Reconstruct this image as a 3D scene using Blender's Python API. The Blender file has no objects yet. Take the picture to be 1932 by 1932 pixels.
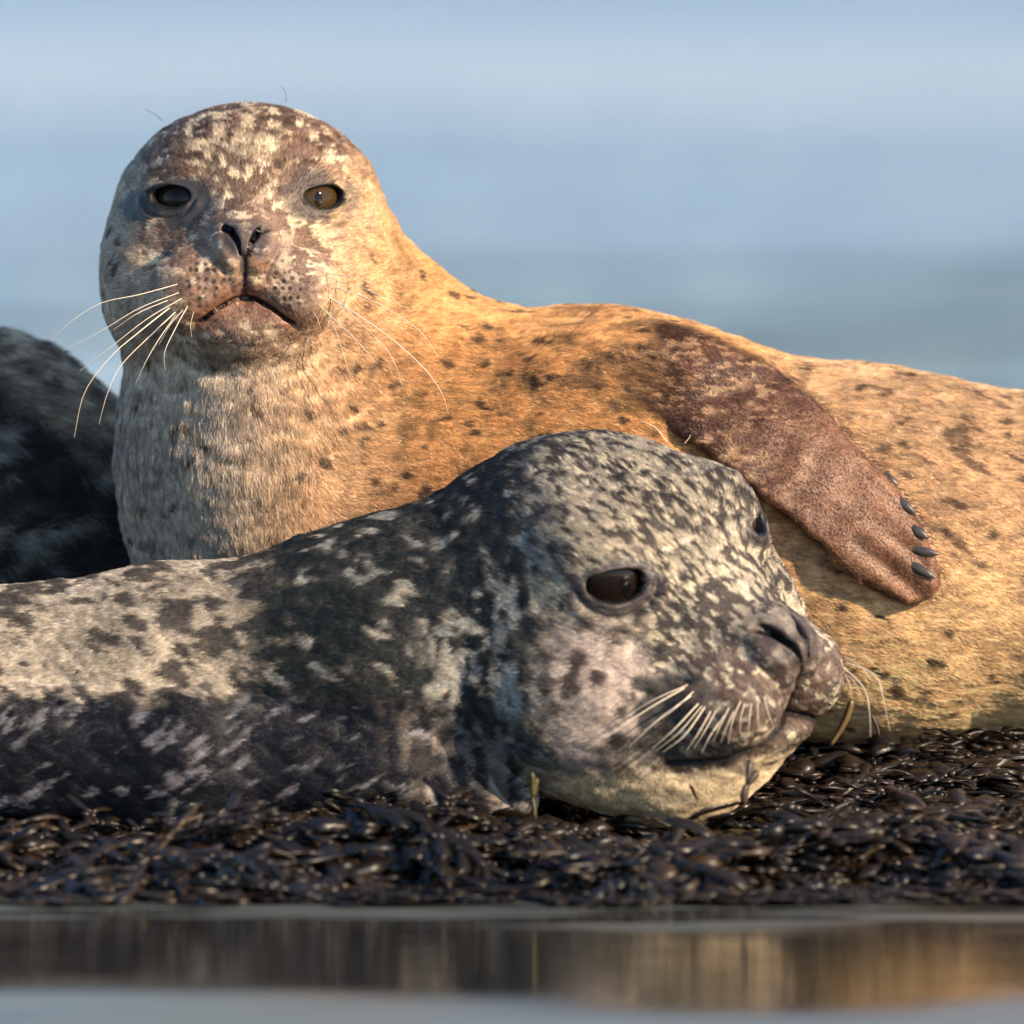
import bpy, bmesh, math
import numpy as np
from mathutils import Vector, Matrix

sc = bpy.context.scene
COL = sc.collection

# ------------------------------------------------------------------ camera, sky, sun
S = 0.9 / 1932.0            # metres per model unit (the frame is 1932 units wide at the subject)
DIST = 12.0                 # camera to subject plane
PITCH = math.radians(2.7)
Z0 = 0.30                   # height of the view centre above the water, at the subject
CAM = Vector((0.0, -DIST, Z0 + DIST * math.tan(PITCH)))
cd = bpy.data.cameras.new("camera"); cam = bpy.data.objects.new("camera", cd); COL.objects.link(cam)
cam.location = CAM
cam.rotation_euler = (math.pi / 2 - PITCH, 0, 0)
cd.sensor_width = 36
cd.lens = 18.0 / math.tan(math.atan(0.45 * math.cos(PITCH) / DIST))
cd.clip_start = 0.1; cd.clip_end = 20000
cd.dof.use_dof = True
cd.dof.focus_distance = DIST + 0.05
cd.dof.aperture_fstop = 4.4
sc.camera = cam

SUN_EL = math.radians(24); SUN_AZ = math.radians(129)   # azimuth clockwise from +Y
w = bpy.data.worlds.new("World"); sc.world = w; w.use_nodes = True
nt = w.node_tree; nt.nodes.clear()
sky = nt.nodes.new("ShaderNodeTexSky"); sky.sky_type = 'NISHITA'; sky.sun_disc = False
sky.sun_elevation = SUN_EL; sky.sun_rotation = SUN_AZ
sky.air_density = 1.0; sky.dust_density = 0.2; sky.ozone_density = 3.8
bg = nt.nodes.new("ShaderNodeBackground"); bg.inputs[1].default_value = 0.14
out = nt.nodes.new("ShaderNodeOutputWorld")
nt.links.new(sky.outputs[0], bg.inputs[0]); nt.links.new(bg.outputs[0], out.inputs[0])

sl = bpy.data.lights.new("sun", 'SUN'); sl.energy = 5.0; sl.angle = math.radians(0.5); sl.color = (1.0, 0.77, 0.52)
sun = bpy.data.objects.new("sun", sl); COL.objects.link(sun)
sd = Vector((math.sin(SUN_AZ) * math.cos(SUN_EL), math.cos(SUN_AZ) * math.cos(SUN_EL), math.sin(SUN_EL)))
sun.rotation_euler = sd.to_track_quat('Z', 'Y').to_euler()
sun.location = (3, -3, 4)
sc.view_settings.view_transform = 'Standard'; sc.view_settings.look = 'None'
sc.view_settings.exposure = 0.75; sc.view_settings.gamma = 1.0
sc.render.engine = 'CYCLES'
sc.cycles.use_denoising = True
sc.cycles.max_bounces = 6; sc.cycles.transparent_max_bounces = 6
sc.cycles.use_adaptive_sampling = True; sc.cycles.adaptive_threshold = 0.01
sc.cycles.sample_clamp_indirect = 4.0
try: sc.cycles_curves.shape = 'RIBBONS'
except Exception: pass

# ------------------------------------------------------------------ helpers
f32 = np.float32
def U(u, v, d=0.0):
    """model position (x, depth, -v) of the point seen at (u, v) in the 1932 frame, d units behind the subject plane"""
    k = 1 + d * S / DIST
    return np.array([966 + (u - 966) * k, d, -(966 + (v - 966) * k + 0.0472 * d)], f32)
def to_world(P):
    P = np.asarray(P, f32)
    return np.stack([(P[..., 0] - 966) * S, P[..., 1] * S, Z0 + (P[..., 2] + 966) * S], -1)

def hash3(ix, iy, iz, seed):
    u = np.uint32
    h = ix.astype(u) * u(374761393) + iy.astype(u) * u(668265263) + iz.astype(u) * u(2147483647) + u((seed * 1274126177) & 0xFFFFFFFF)
    h = (h ^ (h >> u(13))) * u(1274126177)
    h = (h ^ (h >> u(16))) * u(2246822519)
    return ((h ^ (h >> u(15))) & u(0xFFFFFF)).astype(f32) / f32(0xFFFFFF)
def vnoise(P, scale, seed=0):
    """smooth value noise, about -1..1; scale = feature size (a number or one per axis)"""
    Q = P / np.asarray(scale, f32) + f32(seed * 17.37)
    I = np.floor(Q).astype(np.int32); F = (Q - I).astype(f32); F = F * F * F * (F * (F * 6 - 15) + 10)
    r = 0
    for dx in (0, 1):
        for dy in (0, 1):
            for dz in (0, 1):
                wgt = (F[:, 0] if dx else 1 - F[:, 0]) * (F[:, 1] if dy else 1 - F[:, 1]) * (F[:, 2] if dz else 1 - F[:, 2])
                r = r + wgt * hash3(I[:, 0] + dx, I[:, 1] + dy, I[:, 2] + dz, seed)
    return (r * 2 - 1).astype(f32)
def fbm(P, scale, seed=0, oct=3, gain=0.55):
    a, t, r = 1.0, 0.0, 0
    sc_ = np.asarray(scale, f32)
    for o in range(oct):
        r = r + a * vnoise(P, sc_ / 2 ** o, seed + 7 * o); t += a; a *= gain
    return r / t * 1.6
def cells(P, scale, seed=0, jit=0.8):
    """distance to the nearest scattered point (in cells) and that cell's random number"""
    Q = P / np.asarray(scale, f32)
    I = np.floor(Q).astype(np.int32)
    best = np.full(len(P), 9.0, f32); rnd = np.zeros(len(P), f32)
    for dx in (-1, 0, 1):
        for dy in (-1, 0, 1):
            for dz in (-1, 0, 1):
                J = I + np.array([dx, dy, dz], np.int32)
                c = np.stack([J[:, k] + 0.5 + jit * (hash3(J[:, 0], J[:, 1], J[:, 2], seed + k) - 0.5) for k in range(3)], -1)
                dd = np.sqrt(((Q - c) ** 2).sum(-1)).astype(f32)
                m = dd < best
                best[m] = dd[m]; rnd[m] = hash3(J[:, 0], J[:, 1], J[:, 2], seed + 9)[m]
    return best, rnd
def sstep(a, b, x):
    t = np.clip((x - a) / (b - a), 0, 1); return t * t * (3 - 2 * t)
def mix(a, b, t):
    t = np.asarray(t)
    return a * (1 - t[:, None]) + np.asarray(b, f32) * t[:, None]
def seg2(p, a, b):
    a = np.asarray(a, f32); b = np.asarray(b, f32); ab = b - a
    t = np.clip(((p - a) @ ab) / (ab @ ab), 0, 1)
    return np.sqrt(((p - a - t[:, None] * ab) ** 2).sum(-1)), t
def poly2(p, pts):
    d = None
    for a, b in zip(pts[:-1], pts[1:]):
        q = seg2(p, a, b)[0]; d = q if d is None else np.minimum(d, q)
    return d

# ------------------------------------------------------------------ signed distance shapes
def smin(a, b, k):
    h = np.clip(0.5 + 0.5 * (b - a) / k, 0, 1)
    return b * (1 - h) + a * h - k * h * (1 - h)
def smax(a, b, k): return -smin(-a, -b, k)
def ell(P, c, r):
    q = P - np.asarray(c, f32); r = np.asarray(r, f32)
    k0 = np.sqrt(((q / r) ** 2).sum(-1)); k1 = np.sqrt(((q / (r * r)) ** 2).sum(-1)) + 1e-6
    return k0 * (k0 - 1) / k1
def cone(P, a, b, ra, rb, flat=1.0):
    """tapered capsule; flat < 1 squashes it in depth"""
    a = np.asarray(a, f32); b = np.asarray(b, f32); ab = b - a
    t = np.clip(((P - a) @ ab) / (ab @ ab), 0, 1)
    q = P - a - t[:, None] * ab
    if flat != 1.0: q = q * np.array([1, 1 / flat, 1], f32)
    return (np.sqrt((q ** 2).sum(-1)) - (ra + (rb - ra) * t)) * (flat if flat < 1 else 1)
def chain(P, pts, k=60, flat=1.0):
    d = None
    for (a, ra), (b, rb) in zip(pts[:-1], pts[1:]):
        q = cone(P, a, b, ra, rb, flat); d = q if d is None else smin(d, q, k)
    return d
def polysd(p, V):
    V = np.asarray(V, f32); d = np.full(len(p), 1e9, f32); s = np.ones(len(p), f32)
    n = len(V); j = n - 1
    for i in range(n):
        e = V[j] - V[i]; wv = p - V[i]
        b = wv - e * np.clip((wv @ e) / (e @ e), 0, 1)[:, None]
        d = np.minimum(d, (b ** 2).sum(-1))
        c1 = p[:, 1] >= V[i][1]; c2 = p[:, 1] < V[j][1]; c3 = e[0] * wv[:, 1] > e[1] * wv[:, 0]
        fl = (c1 & c2 & c3) | (~c1 & ~c2 & ~c3)
        s[fl] *= -1
        j = i
    return s * np.sqrt(d)

NOSTRIL = [(38, -56), (25, -62), (13, -82), (8, -104)]
# ------------------------------------------------------------------ the seal head, in its own frame
# local axes: l = towards the seal's left, f = forward, u = up; origin midway between the eyes
class Head:
    def __init__(s, origin, M, scale, cran, eye, jaw=1.0):
        s.o = np.asarray(origin, f32); s.M = np.asarray(M, f32); s.k = scale; s.cran = cran; s.eye = eye; s.jaw = jaw; s.ext = 0.0; s.nf = 120.0; s.mouthk = 1.0
        s.eyes = []
        for sg in (-1, 1):
            n = np.array([0.50 * sg, 0.86, 0.10]); n /= np.linalg.norm(n)
            a = np.cross([0, 0, 1], n) * 1.0; a /= np.linalg.norm(a)
            b = np.cross(n, a)
            tilt = math.radians(eye.get('tilt', 0)) * sg
            a, b = a * math.cos(tilt) + b * math.sin(tilt), b * math.cos(tilt) - a * math.sin(tilt)
            E = eye[sg]
            s.eyes.append(dict(sg=sg, c=np.array([E['l'], E['f'], E['u']], f32), n=n.astype(f32), a=a.astype(f32), b=b.astype(f32), A=E['A'], B=E['B']))
    def local(s, P): return ((P - s.o) @ s.M) / s.k
    def model(s, L): return np.asarray(L, f32) * s.k @ s.M.T + s.o
    def bound(s, P):
        return np.sqrt((s.local(P) ** 2).sum(-1)) < 900
    def sdf(s, P):
        L = s.local(P); Ls = L.copy(); Ls[:, 0] = np.abs(L[:, 0])
        c, r = s.cran
        d = ell(L, c, r)
        d = smin(d, ell(Ls, (105, -75, 30), (70, 60, 45)), 60)
        d = smin(d, ell(Ls, s.cheek[0], s.cheek[1]), 110)
        d = smin(d, cone(L, (0, -40, -60), (0, 128 + s.ext, -120), 112, 78 - 0.25 * s.ext), 80)
        pc, pr = s.pad
        d = smin(d, ell(Ls, pc, pr), 46)
        d = smin(d, ell(L, (0, 160 + s.ext, -96), (46 - 0.2 * s.ext, 46, 34)), 40)
        jc, jr = s.jawp
        d = smin(d, ell(L, jc, jr), 26)
        p2 = L[:, [0, 2]]; fm = sstep(-40, 60, L[:, 1])
        # mouth line
        ps = np.stack([np.abs(p2[:, 0]), p2[:, 1]], -1)
        md = poly2(ps, s.mouth)
        d = d + s.mouthk * fm * (9 * np.exp(-(md / 4.0) ** 2) + 6 * np.exp(-(md / 15) ** 2))
        # groove under the nose
        gd = seg2(p2, (0, -112), (0, s.mouth[0][1]))[0]
        d = d + fm * (7 * np.exp(-(gd / 3.2) ** 2) + 4 * np.exp(-(gd / 12) ** 2))
        # nostrils
        nm = sstep(s.nf, s.nf + 30, L[:, 1])
        nd = poly2(ps, NOSTRIL)
        d = d + nm * 24 * np.exp(-(nd / (1.8 + 4.6 * sstep(-100, -60, ps[:, 1]))) ** 2)
        nd2, _ = seg2(ps, (52, -74), (24, -128))
        d = d - nm * 3.5 * np.exp(-(nd2 / 9) ** 2)
        nd3, _ = seg2(ps, (70, -86), (38, -140))
        d = d + nm * 4 * np.exp(-(nd3 / 6) ** 2)
        # eyes: lid bulge, almond opening
        for E in s.eyes:
            q = L - E['c']; a = q @ E['a']; b = q @ E['b']; cc = q @ E['n']
            rr = np.sqrt((q ** 2).sum(-1))
            R = s.eye['R']
            d = smin(d, np.maximum(rr - (R + 5), -cc), 46)
            e2 = np.sqrt((a / E['A']) ** 2 + ((b - 0.18 * E['B'] * (a / E['A']) ** 2) / E['B']) ** 2)
            op = smax((e2 - 1) * E['B'], -(cc - 6), 6)
            d = smax(d, -op, 5)
            ring = np.exp(-((e2 - 1.25) / 0.13) ** 2) * sstep(0, 20, cc)
            d = d - 1.2 * ring
            low = sstep(6, -12, b) * sstep(0, 20, cc)
            e3 = np.sqrt((a / (E['A'] * 1.35)) ** 2 + (b / (E['B'] * 2.0)) ** 2)
            d = d + low * 4 * np.exp(-((e3 - 1.0) / 0.09) ** 2) - low * 2.5 * np.exp(-((e3 - 1.25) / 0.15) ** 2)
        # whisker pad bumps
        pm = np.exp(-(((Ls - np.array(s.pad[0], f32)) / 95) ** 2).sum(-1)) * fm
        cd_, _ = cells(np.stack([L[:, 0], L[:, 2], L[:, 2] * 0 + 8.5], -1), 17, 3, 0.5)
        d = d + pm * 2.2 * sstep(0.42, 0.1, cd_)
        d = d + 1.6 * vnoise(L, (26, 26, 14), 5) * fm
        return d * s.k

def grad(fn, P, e=1.0):
    k = np.array([[1, -1, -1], [-1, -1, 1], [-1, 1, -1], [1, 1, 1]], f32)
    g = 0
    for r in k: g = g + r * fn(P + r * e)[:, None]
    return g / (4 * e)
def project(fn, P, it=3):
    for _ in range(it):
        g = grad(fn, P, 1.2); v = fn(P)
        g2 = np.maximum((g ** 2).sum(-1), 0.15)
        st = np.clip(v / g2, -6, 6)
        P = P - g * st[:, None]
    return P

def evalg(fn, P, n=600000):
    return np.concatenate([fn(P[i:i + n]) for i in range(0, len(P), n)])

def surface(fn, lo, hi, h):
    """surface nets"""
    ax = [np.arange(lo[i], hi[i] + h, h, dtype=f32) for i in range(3)]
    n = [len(a) for a in ax]
    # coarse pass first: fine values only near the surface
    V = np.full(n, 1e3, f32)
    X, Y, Z = np.meshgrid(*ax, indexing='ij')
    cs = 6
    cidx = np.meshgrid(*[np.arange(0, m, cs) for m in n], indexing='ij')
    cp = np.stack([ax[i][np.minimum(cidx[i] + cs // 2, n[i] - 1)] for i in range(3)], -1).reshape(-1, 3)
    cv = evalg(fn, cp).reshape(cidx[0].shape)
    near = np.abs(cv) < h * cs * 1.9
    big = np.repeat(np.repeat(np.repeat(near, cs, 0), cs, 1), cs, 2)[:n[0], :n[1], :n[2]]
    sgn = np.repeat(np.repeat(np.repeat(cv, cs, 0), cs, 1), cs, 2)[:n[0], :n[1], :n[2]]
    V = sgn.astype(f32).copy()
    P = np.stack([X[big], Y[big], Z[big]], -1)
    V[big] = evalg(fn, P)
    ins = V < 0
    m = tuple(k - 1 for k in n)
    cnt = np.zeros(m, np.int8)
    for a in (0, 1):
        for b in (0, 1):
            for c in (0, 1):
                cnt += ins[a:a + m[0], b:b + m[1], c:c + m[2]]
    act = (cnt > 0) & (cnt < 8)
    idx = np.full(m, -1, np.int64); idx[act] = np.arange(act.sum())
    ii = np.argwhere(act)
    pos = np.stack([ax[k][ii[:, k]] + h / 2 for k in range(3)], -1).astype(f32)
    quads = []
    for axis in range(3):
        o = [(1, 2), (2, 0), (0, 1)][axis]
        s0 = [slice(None)] * 3; s1 = [slice(None)] * 3
        s0[axis] = slice(0, n[axis] - 1); s1[axis] = slice(1, n[axis])
        A = ins[tuple(s0)]; B = ins[tuple(s1)]
        e = np.argwhere(A != B)
        ok = (e[:, o[0]] > 0) & (e[:, o[1]] > 0) & (e[:, o[0]] < n[o[0]] - 1) & (e[:, o[1]] < n[o[1]] - 1)
        e = e[ok]
        fl = A[tuple(e.T)]
        d0 = np.zeros(3, int); d0[o[0]] = 1; d1 = np.zeros(3, int); d1[o[1]] = 1
        q = np.stack([idx[tuple((e - d0 - d1).T)], idx[tuple((e - d1).T)], idx[tuple(e.T)], idx[tuple((e - d0).T)]], -1)
        q[~fl] = q[~fl][:, ::-1]
        quads.append(q)
    Q = np.concatenate(quads)
    Q = Q[(Q >= 0).all(1)]
    return pos, Q

def refine(me, fn, tests):
    """subdivide where a test on the model positions says so, then drop every vertex on the surface again"""
    for test in tests:
        bm = bmesh.new(); bm.from_mesh(me)
        co = np.array([v.co[:] for v in bm.verts], f32)
        m = test(co)
        bm.verts.ensure_lookup_table()
        es = [e for e in bm.edges if m[e.verts[0].index] and m[e.verts[1].index]]
        bmesh.ops.subdivide_edges(bm, edges=es, cuts=1, use_grid_fill=True)
        bmesh.ops.triangulate(bm, faces=[f for f in bm.faces if len(f.verts) > 4])
        bm.to_mesh(me); bm.free()
        co = np.empty(len(me.vertices) * 3, f32); me.vertices.foreach_get('co', co); co = co.reshape(-1, 3)
        co = np.concatenate([project(fn, co[i:i + 400000], 2) for i in range(0, len(co), 400000)])
        me.vertices.foreach_set('co', co.astype(f32).ravel()); me.update()

def mesh_from(name, V, F):
    me = bpy.data.meshes.new(name)
    V = np.asarray(V, f32); F = np.asarray(F)
    me.vertices.add(len(V)); me.vertices.foreach_set('co', V.ravel())
    k = F.shape[1]
    me.loops.add(F.size); me.loops.foreach_set('vertex_index', F.ravel().astype(np.int32))
    me.polygons.add(len(F)); me.polygons.foreach_set('loop_start', np.arange(0, F.size, k, dtype=np.int32))
    me.update(calc_edges=True); me.validate()
    return me

def set_color(me, C, name='coat'):
    a = me.attributes.new(name, 'FLOAT_COLOR', 'POINT')
    C4 = np.ones((len(C), 4), f32); C4[:, :3] = C; a.data.foreach_set('color', C4.ravel())

def link(name, data, parent=None, mat=None):
    o = bpy.data.objects.new(name, data); COL.objects.link(o)
    if parent is not None: o.parent = parent
    if mat is not None: data.materials.append(mat)
    return o
def tag(o, label=None, cat=None, group=None, kind=None):
    if label: o['label'] = label
    if cat: o['category'] = cat
    if group: o['group'] = group
    if kind: o['kind'] = kind
    return o

# ------------------------------------------------------------------ materials
def new_mat(name):
    m = bpy.data.materials.new(name); m.use_nodes = True
    n = m.node_tree; n.nodes.clear()
    o = n.nodes.new('ShaderNodeOutputMaterial'); p = n.nodes.new('ShaderNodeBsdfPrincipled')
    n.links.new(p.outputs[0], o.inputs[0])
    return m, n, p, o
def skin_mat():
    m, n, p, o = new_mat('seal skin')
    a = n.nodes.new('ShaderNodeAttribute'); a.attribute_name = 'coat'
    r = n.nodes.new('ShaderNodeAttribute'); r.attribute_name = 'gloss'
    mr = n.nodes.new('ShaderNodeMapRange'); mr.inputs['To Min'].default_value = 0.75; mr.inputs['To Max'].default_value = 0.28
    n.links.new(r.outputs['Fac'], mr.inputs['Value']); n.links.new(mr.outputs[0], p.inputs['Roughness'])
    n.links.new(a.outputs['Color'], p.inputs['Base Color'])
    tc = n.nodes.new('ShaderNodeTexCoord'); no = n.nodes.new('ShaderNodeTexNoise'); no.inputs['Scale'].default_value = 420; no.inputs['Detail'].default_value = 4
    b = n.nodes.new('ShaderNodeBump'); b.inputs['Strength'].default_value = 0.45; b.inputs['Distance'].default_value = 0.002
    n.links.new(tc.outputs['Object'], no.inputs['Vector']); n.links.new(no.outputs['Fac'], b.inputs['Height']); n.links.new(b.outputs[0], p.inputs['Normal'])
    return m
def fur_mat(name, rough, spec):
    m, n, p, o = new_mat(name)
    a = n.nodes.new('ShaderNodeAttribute'); a.attribute_name = 'coat'
    n.links.new(a.outputs['Color'], p.inputs['Base Color'])
    p.inputs['Roughness'].default_value = rough; p.inputs['Specular IOR Level'].default_value = spec
    t = n.nodes.new('ShaderNodeBsdfHair'); t.component = 'Transmission'
    t.inputs['RoughnessU'].default_value = 0.5; t.inputs['RoughnessV'].default_value = 1.0
    n.links.new(a.outputs['Color'], t.inputs['Color'])
    mx = n.nodes.new('ShaderNodeMixShader'); mx.inputs[0].default_value = 0.28
    n.links.new(p.outputs[0], mx.inputs[1]); n.links.new(t.outputs[0], mx.inputs[2]); n.links.new(mx.outputs[0], o.inputs[0])
    return m
def plain(name, col, rough=0.5, spec=0.5, coat=0.0, noise=None):
    m, n, p, o = new_mat(name)
    p.inputs['Base Color'].default_value = (*col, 1); p.inputs['Roughness'].default_value = rough
    p.inputs['Specular IOR Level'].default_value = spec; p.inputs['Coat Weight'].default_value = coat
    if noise:
        tc = n.nodes.new('ShaderNodeTexCoord'); no = n.nodes.new('ShaderNodeTexNoise'); no.inputs['Scale'].default_value = noise[0]; no.inputs['Detail'].default_value = 5
        cr = n.nodes.new('ShaderNodeMixRGB'); cr.inputs[1].default_value = (*col, 1); cr.inputs[2].default_value = (*noise[1], 1)
        n.links.new(tc.outputs['Object'], no.inputs['Vector']); n.links.new(no.outputs['Fac'], cr.inputs[0]); n.links.new(cr.outputs[0], p.inputs['Base Color'])
        b = n.nodes.new('ShaderNodeBump'); b.inputs['Strength'].default_value = 0.4; b.inputs['Distance'].default_value = 0.002
        n.links.new(no.outputs['Fac'], b.inputs['Height']); n.links.new(b.outputs[0], p.inputs['Normal'])
    return m

M_SKIN = skin_mat()
M_FUR_DRY = fur_mat('dry fur', 0.55, 0.35)
M_FUR_DAMP = fur_mat('damp fur', 0.42, 0.5)
def eye_mat():
    m, n, p, o = new_mat('wet dark eye')
    a = n.nodes.new('ShaderNodeAttribute'); a.attribute_name = 'coat'; n.links.new(a.outputs['Color'], p.inputs['Base Color'])
    p.inputs['Roughness'].default_value = 0.04; p.inputs['Specular IOR Level'].default_value = 0.2
    return m
M_EYE = eye_mat()
M_WH = plain('whisker', (0.72, 0.62, 0.48), 0.35, 0.5)
M_WHD = plain('dark whisker', (0.05, 0.05, 0.06), 0.4, 0.5)
M_CLAW = plain('claw', (0.018, 0.016, 0.018), 0.38, 0.5, 0.0, (160, (0.07, 0.06, 0.06)))

# ------------------------------------------------------------------ water
FAST = False
def water():
    me = bpy.data.meshes.new('water')
    ys = np.concatenate([[-14, -9], np.linspace(-6, 30, 3), [200, 3000]]); xs = [-1500, -20, 20, 1500]
    V = [(x, y, 0) for y in ys for x in xs]; F = []
    for j in range(len(ys) - 1):
        for i in range(3): F.append((j * 4 + i, j * 4 + i + 1, j * 4 + i + 5, j * 4 + i + 4))
    me.from_pydata(V, [], F)
    m, n, p, o = new_mat('sea water')
    p.inputs['IOR'].default_value = 1.33
    tc = n.nodes.new('ShaderNodeNewGeometry')
    def nz(scale, vec, detail=3, rough=0.5):
        mp = n.nodes.new('ShaderNodeMapping'); mp.inputs['Scale'].default_value = vec
        no = n.nodes.new('ShaderNodeTexNoise'); no.inputs['Scale'].default_value = scale; no.inputs['Detail'].default_value = detail; no.inputs['Roughness'].default_value = rough
        n.links.new(tc.outputs['Position'], mp.inputs['Vector']); n.links.new(mp.outputs[0], no.inputs['Vector']); return no
    def ramp(src, a, b, lo, hi):
        r = n.nodes.new('ShaderNodeMapRange'); r.interpolation_type = 'SMOOTHSTEP'
        r.inputs['From Min'].default_value = a; r.inputs['From Max'].default_value = b; r.inputs['To Min'].default_value = lo; r.inputs['To Max'].default_value = hi
        n.links.new(src, r.inputs['Value']); return r.outputs[0]
    def mth(op, a, b):
        r = n.nodes.new('ShaderNodeMath'); r.operation = op
        for k, x in enumerate((a, b)):
            if hasattr(x, 'links'): n.links.new(x, r.inputs[k])
            else: r.inputs[k].default_value = x
        return r.outputs[0]
    sp = n.nodes.new('ShaderNodeSeparateXYZ'); n.links.new(tc.outputs['Position'], sp.inputs[0]); Y = sp.outputs['Y']
    swell = nz(1.0, (0.10, 0.45, 1), 3); chop = nz(1.0, (1.6, 5.5, 1), 3); rip = nz(1.0, (7, 30, 1), 2)
    wob = nz(1.0, (1.2, 1.2, 1), 2)
    # open sea behind, a wind ruffled strip close to the camera, still water along the bank
    open_ = ramp(Y, 1.0, 2.5, 0.0, 1.0)
    Yw = mth('ADD', Y, ramp(wob.outputs['Fac'], 0.3, 0.7, -0.16, 0.16))
    near = ramp(Yw, -1.74, -1.46, 1.0, 0.0)
    edge = mth('MULTIPLY', ramp(Yw, -0.98, -0.72, 0.0, 1.0), ramp(nz(1.0, (3.5, 16, 1), 3).outputs['Fac'], 0.45, 0.56, 0.0, 1.0))
    lanes = ramp(nz(1.0, (0.22, 0.30, 1), 3).outputs['Fac'], 0.40, 0.60, 0.3, 1.2)
    ruff = mth('MAXIMUM', mth('MULTIPLY', open_, lanes), near)
    b1 = n.nodes.new('ShaderNodeBump'); b1.inputs['Distance'].default_value = 0.9
    b2 = n.nodes.new('ShaderNodeBump'); b2.inputs['Distance'].default_value = 0.06
    b3 = n.nodes.new('ShaderNodeBump'); b3.inputs['Distance'].default_value = 0.004
    n.links.new(swell.outputs['Fac'], b1.inputs['Height']); n.links.new(open_, b1.inputs['Strength'])
    n.links.new(chop.outputs['Fac'], b2.inputs['Height']); n.links.new(mth('MULTIPLY', ruff, 0.9), b2.inputs['Strength'])
    n.links.new(rip.outputs['Fac'], b3.inputs['Height']); n.links.new(mth('ADD', mth('MULTIPLY', edge, 0.8), mth('ADD', 0.22, mth('MULTIPLY', ruff, 0.45))), b3.inputs['Strength'])
    n.links.new(b1.outputs[0], b2.inputs['Normal']); n.links.new(b2.outputs[0], b3.inputs['Normal']); n.links.new(b3.outputs[0], p.inputs['Normal'])
    n.links.new(mth('ADD', mth('MULTIPLY', mth('MAXIMUM', near, edge), 0.30), mth('ADD', 0.07, mth('MULTIPLY', open_, 0.08))), p.inputs['Roughness'])
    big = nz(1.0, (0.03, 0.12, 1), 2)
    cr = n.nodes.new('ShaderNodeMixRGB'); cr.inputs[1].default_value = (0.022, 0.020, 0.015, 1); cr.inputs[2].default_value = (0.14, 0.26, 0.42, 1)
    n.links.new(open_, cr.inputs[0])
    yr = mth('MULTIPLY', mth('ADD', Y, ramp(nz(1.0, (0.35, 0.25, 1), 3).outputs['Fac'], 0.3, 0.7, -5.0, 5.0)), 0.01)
    band = n.nodes.new('ShaderNodeValToRGB'); el = band.color_ramp.elements  # swell and sky reflection bands painted into the water's colour and specular level
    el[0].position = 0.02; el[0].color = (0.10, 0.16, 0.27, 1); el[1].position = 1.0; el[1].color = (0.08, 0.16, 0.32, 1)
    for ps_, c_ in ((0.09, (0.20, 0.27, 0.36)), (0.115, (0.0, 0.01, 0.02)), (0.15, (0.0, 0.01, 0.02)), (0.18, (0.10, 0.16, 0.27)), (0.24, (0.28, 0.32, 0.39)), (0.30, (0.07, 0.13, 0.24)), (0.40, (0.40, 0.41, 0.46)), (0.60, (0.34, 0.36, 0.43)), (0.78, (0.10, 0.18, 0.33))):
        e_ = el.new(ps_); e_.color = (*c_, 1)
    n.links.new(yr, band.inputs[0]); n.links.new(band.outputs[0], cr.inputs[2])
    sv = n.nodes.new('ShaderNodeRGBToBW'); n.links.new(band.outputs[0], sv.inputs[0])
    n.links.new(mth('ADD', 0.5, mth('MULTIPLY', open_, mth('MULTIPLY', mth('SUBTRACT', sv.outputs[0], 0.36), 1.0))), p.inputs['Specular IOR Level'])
    cr2 = n.nodes.new('ShaderNodeMixRGB'); cr2.inputs[2].default_value = (0.17, 0.20, 0.18, 1)  # grey sky reflection painted into the colour of near strip and bank edge
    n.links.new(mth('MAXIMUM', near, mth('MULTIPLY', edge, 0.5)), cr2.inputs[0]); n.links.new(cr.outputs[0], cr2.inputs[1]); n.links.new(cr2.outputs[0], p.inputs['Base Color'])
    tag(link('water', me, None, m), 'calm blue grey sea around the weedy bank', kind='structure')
water()

# ------------------------------------------------------------------ seaweed bank
def bank_h(X, Y):
    """height of the bank in metres at world X, Y"""
    P = np.stack([X, Y, X * 0], -1).astype(f32)
    front = -0.455 + 0.09 * vnoise(P, 0.30, 31) + 0.10 * vnoise(P, (0.10, 0.3, 1), 32)
    t = np.clip((Y - front) / 0.22, -1, 1)
    h = np.where(t > 0, 0.045 * np.sin(t * math.pi / 2), 0.10 * t)
    h = h + 0.045 * sstep(-0.1, 0.35, Y) + 0.015 * sstep(0.2, 0.4, X) * sstep(-0.35, -0.1, Y)
    h = h + 0.010 * vnoise(P, 0.09, 33) * np.clip(t, 0, 1) + 0.005 * vnoise(P, 0.03, 34) * np.clip(t, 0, 1)
    return h - 0.021 * np.clip(t, 0, 1) + 0.020 * vnoise(P, (0.17, 0.11, 1), 35) * np.clip(t, 0, 1) * sstep(0.2, -0.1, Y) - 0.25 * sstep(1.0, 1.7, Y)
def bank():
    xs = np.concatenate([np.linspace(-6, -0.75, 40, endpoint=False), np.arange(-0.75, 0.75, 0.01), np.linspace(0.75, 6, 40)])
    ys = np.concatenate([np.arange(-0.85, 0.1, 0.008), np.linspace(0.1, 1.9, 60)])
    X, Y = np.meshgrid(xs, ys, indexing='ij')
    H = bank_h(X.ravel(), Y.ravel())
    V = np.stack([X.ravel(), Y.ravel(), H], -1); n = len(ys)
    I = (np.arange(len(xs) - 1)[:, None] * n + np.arange(n - 1)[None]).ravel()
    me = mesh_from('ground', V, np.stack([I, I + n, I + n + 1, I + 1], -1))
    me.polygons.foreach_set('use_smooth', [True] * len(me.polygons))
    m = plain('wet weedy rock', (0.012, 0.009, 0.006), 0.4, 0.5, 0.0, (30, (0.035, 0.026, 0.014)))
    tag(link('ground', me, None, m), 'low dark rock bank matted with wet seaweed', kind='structure')
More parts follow.
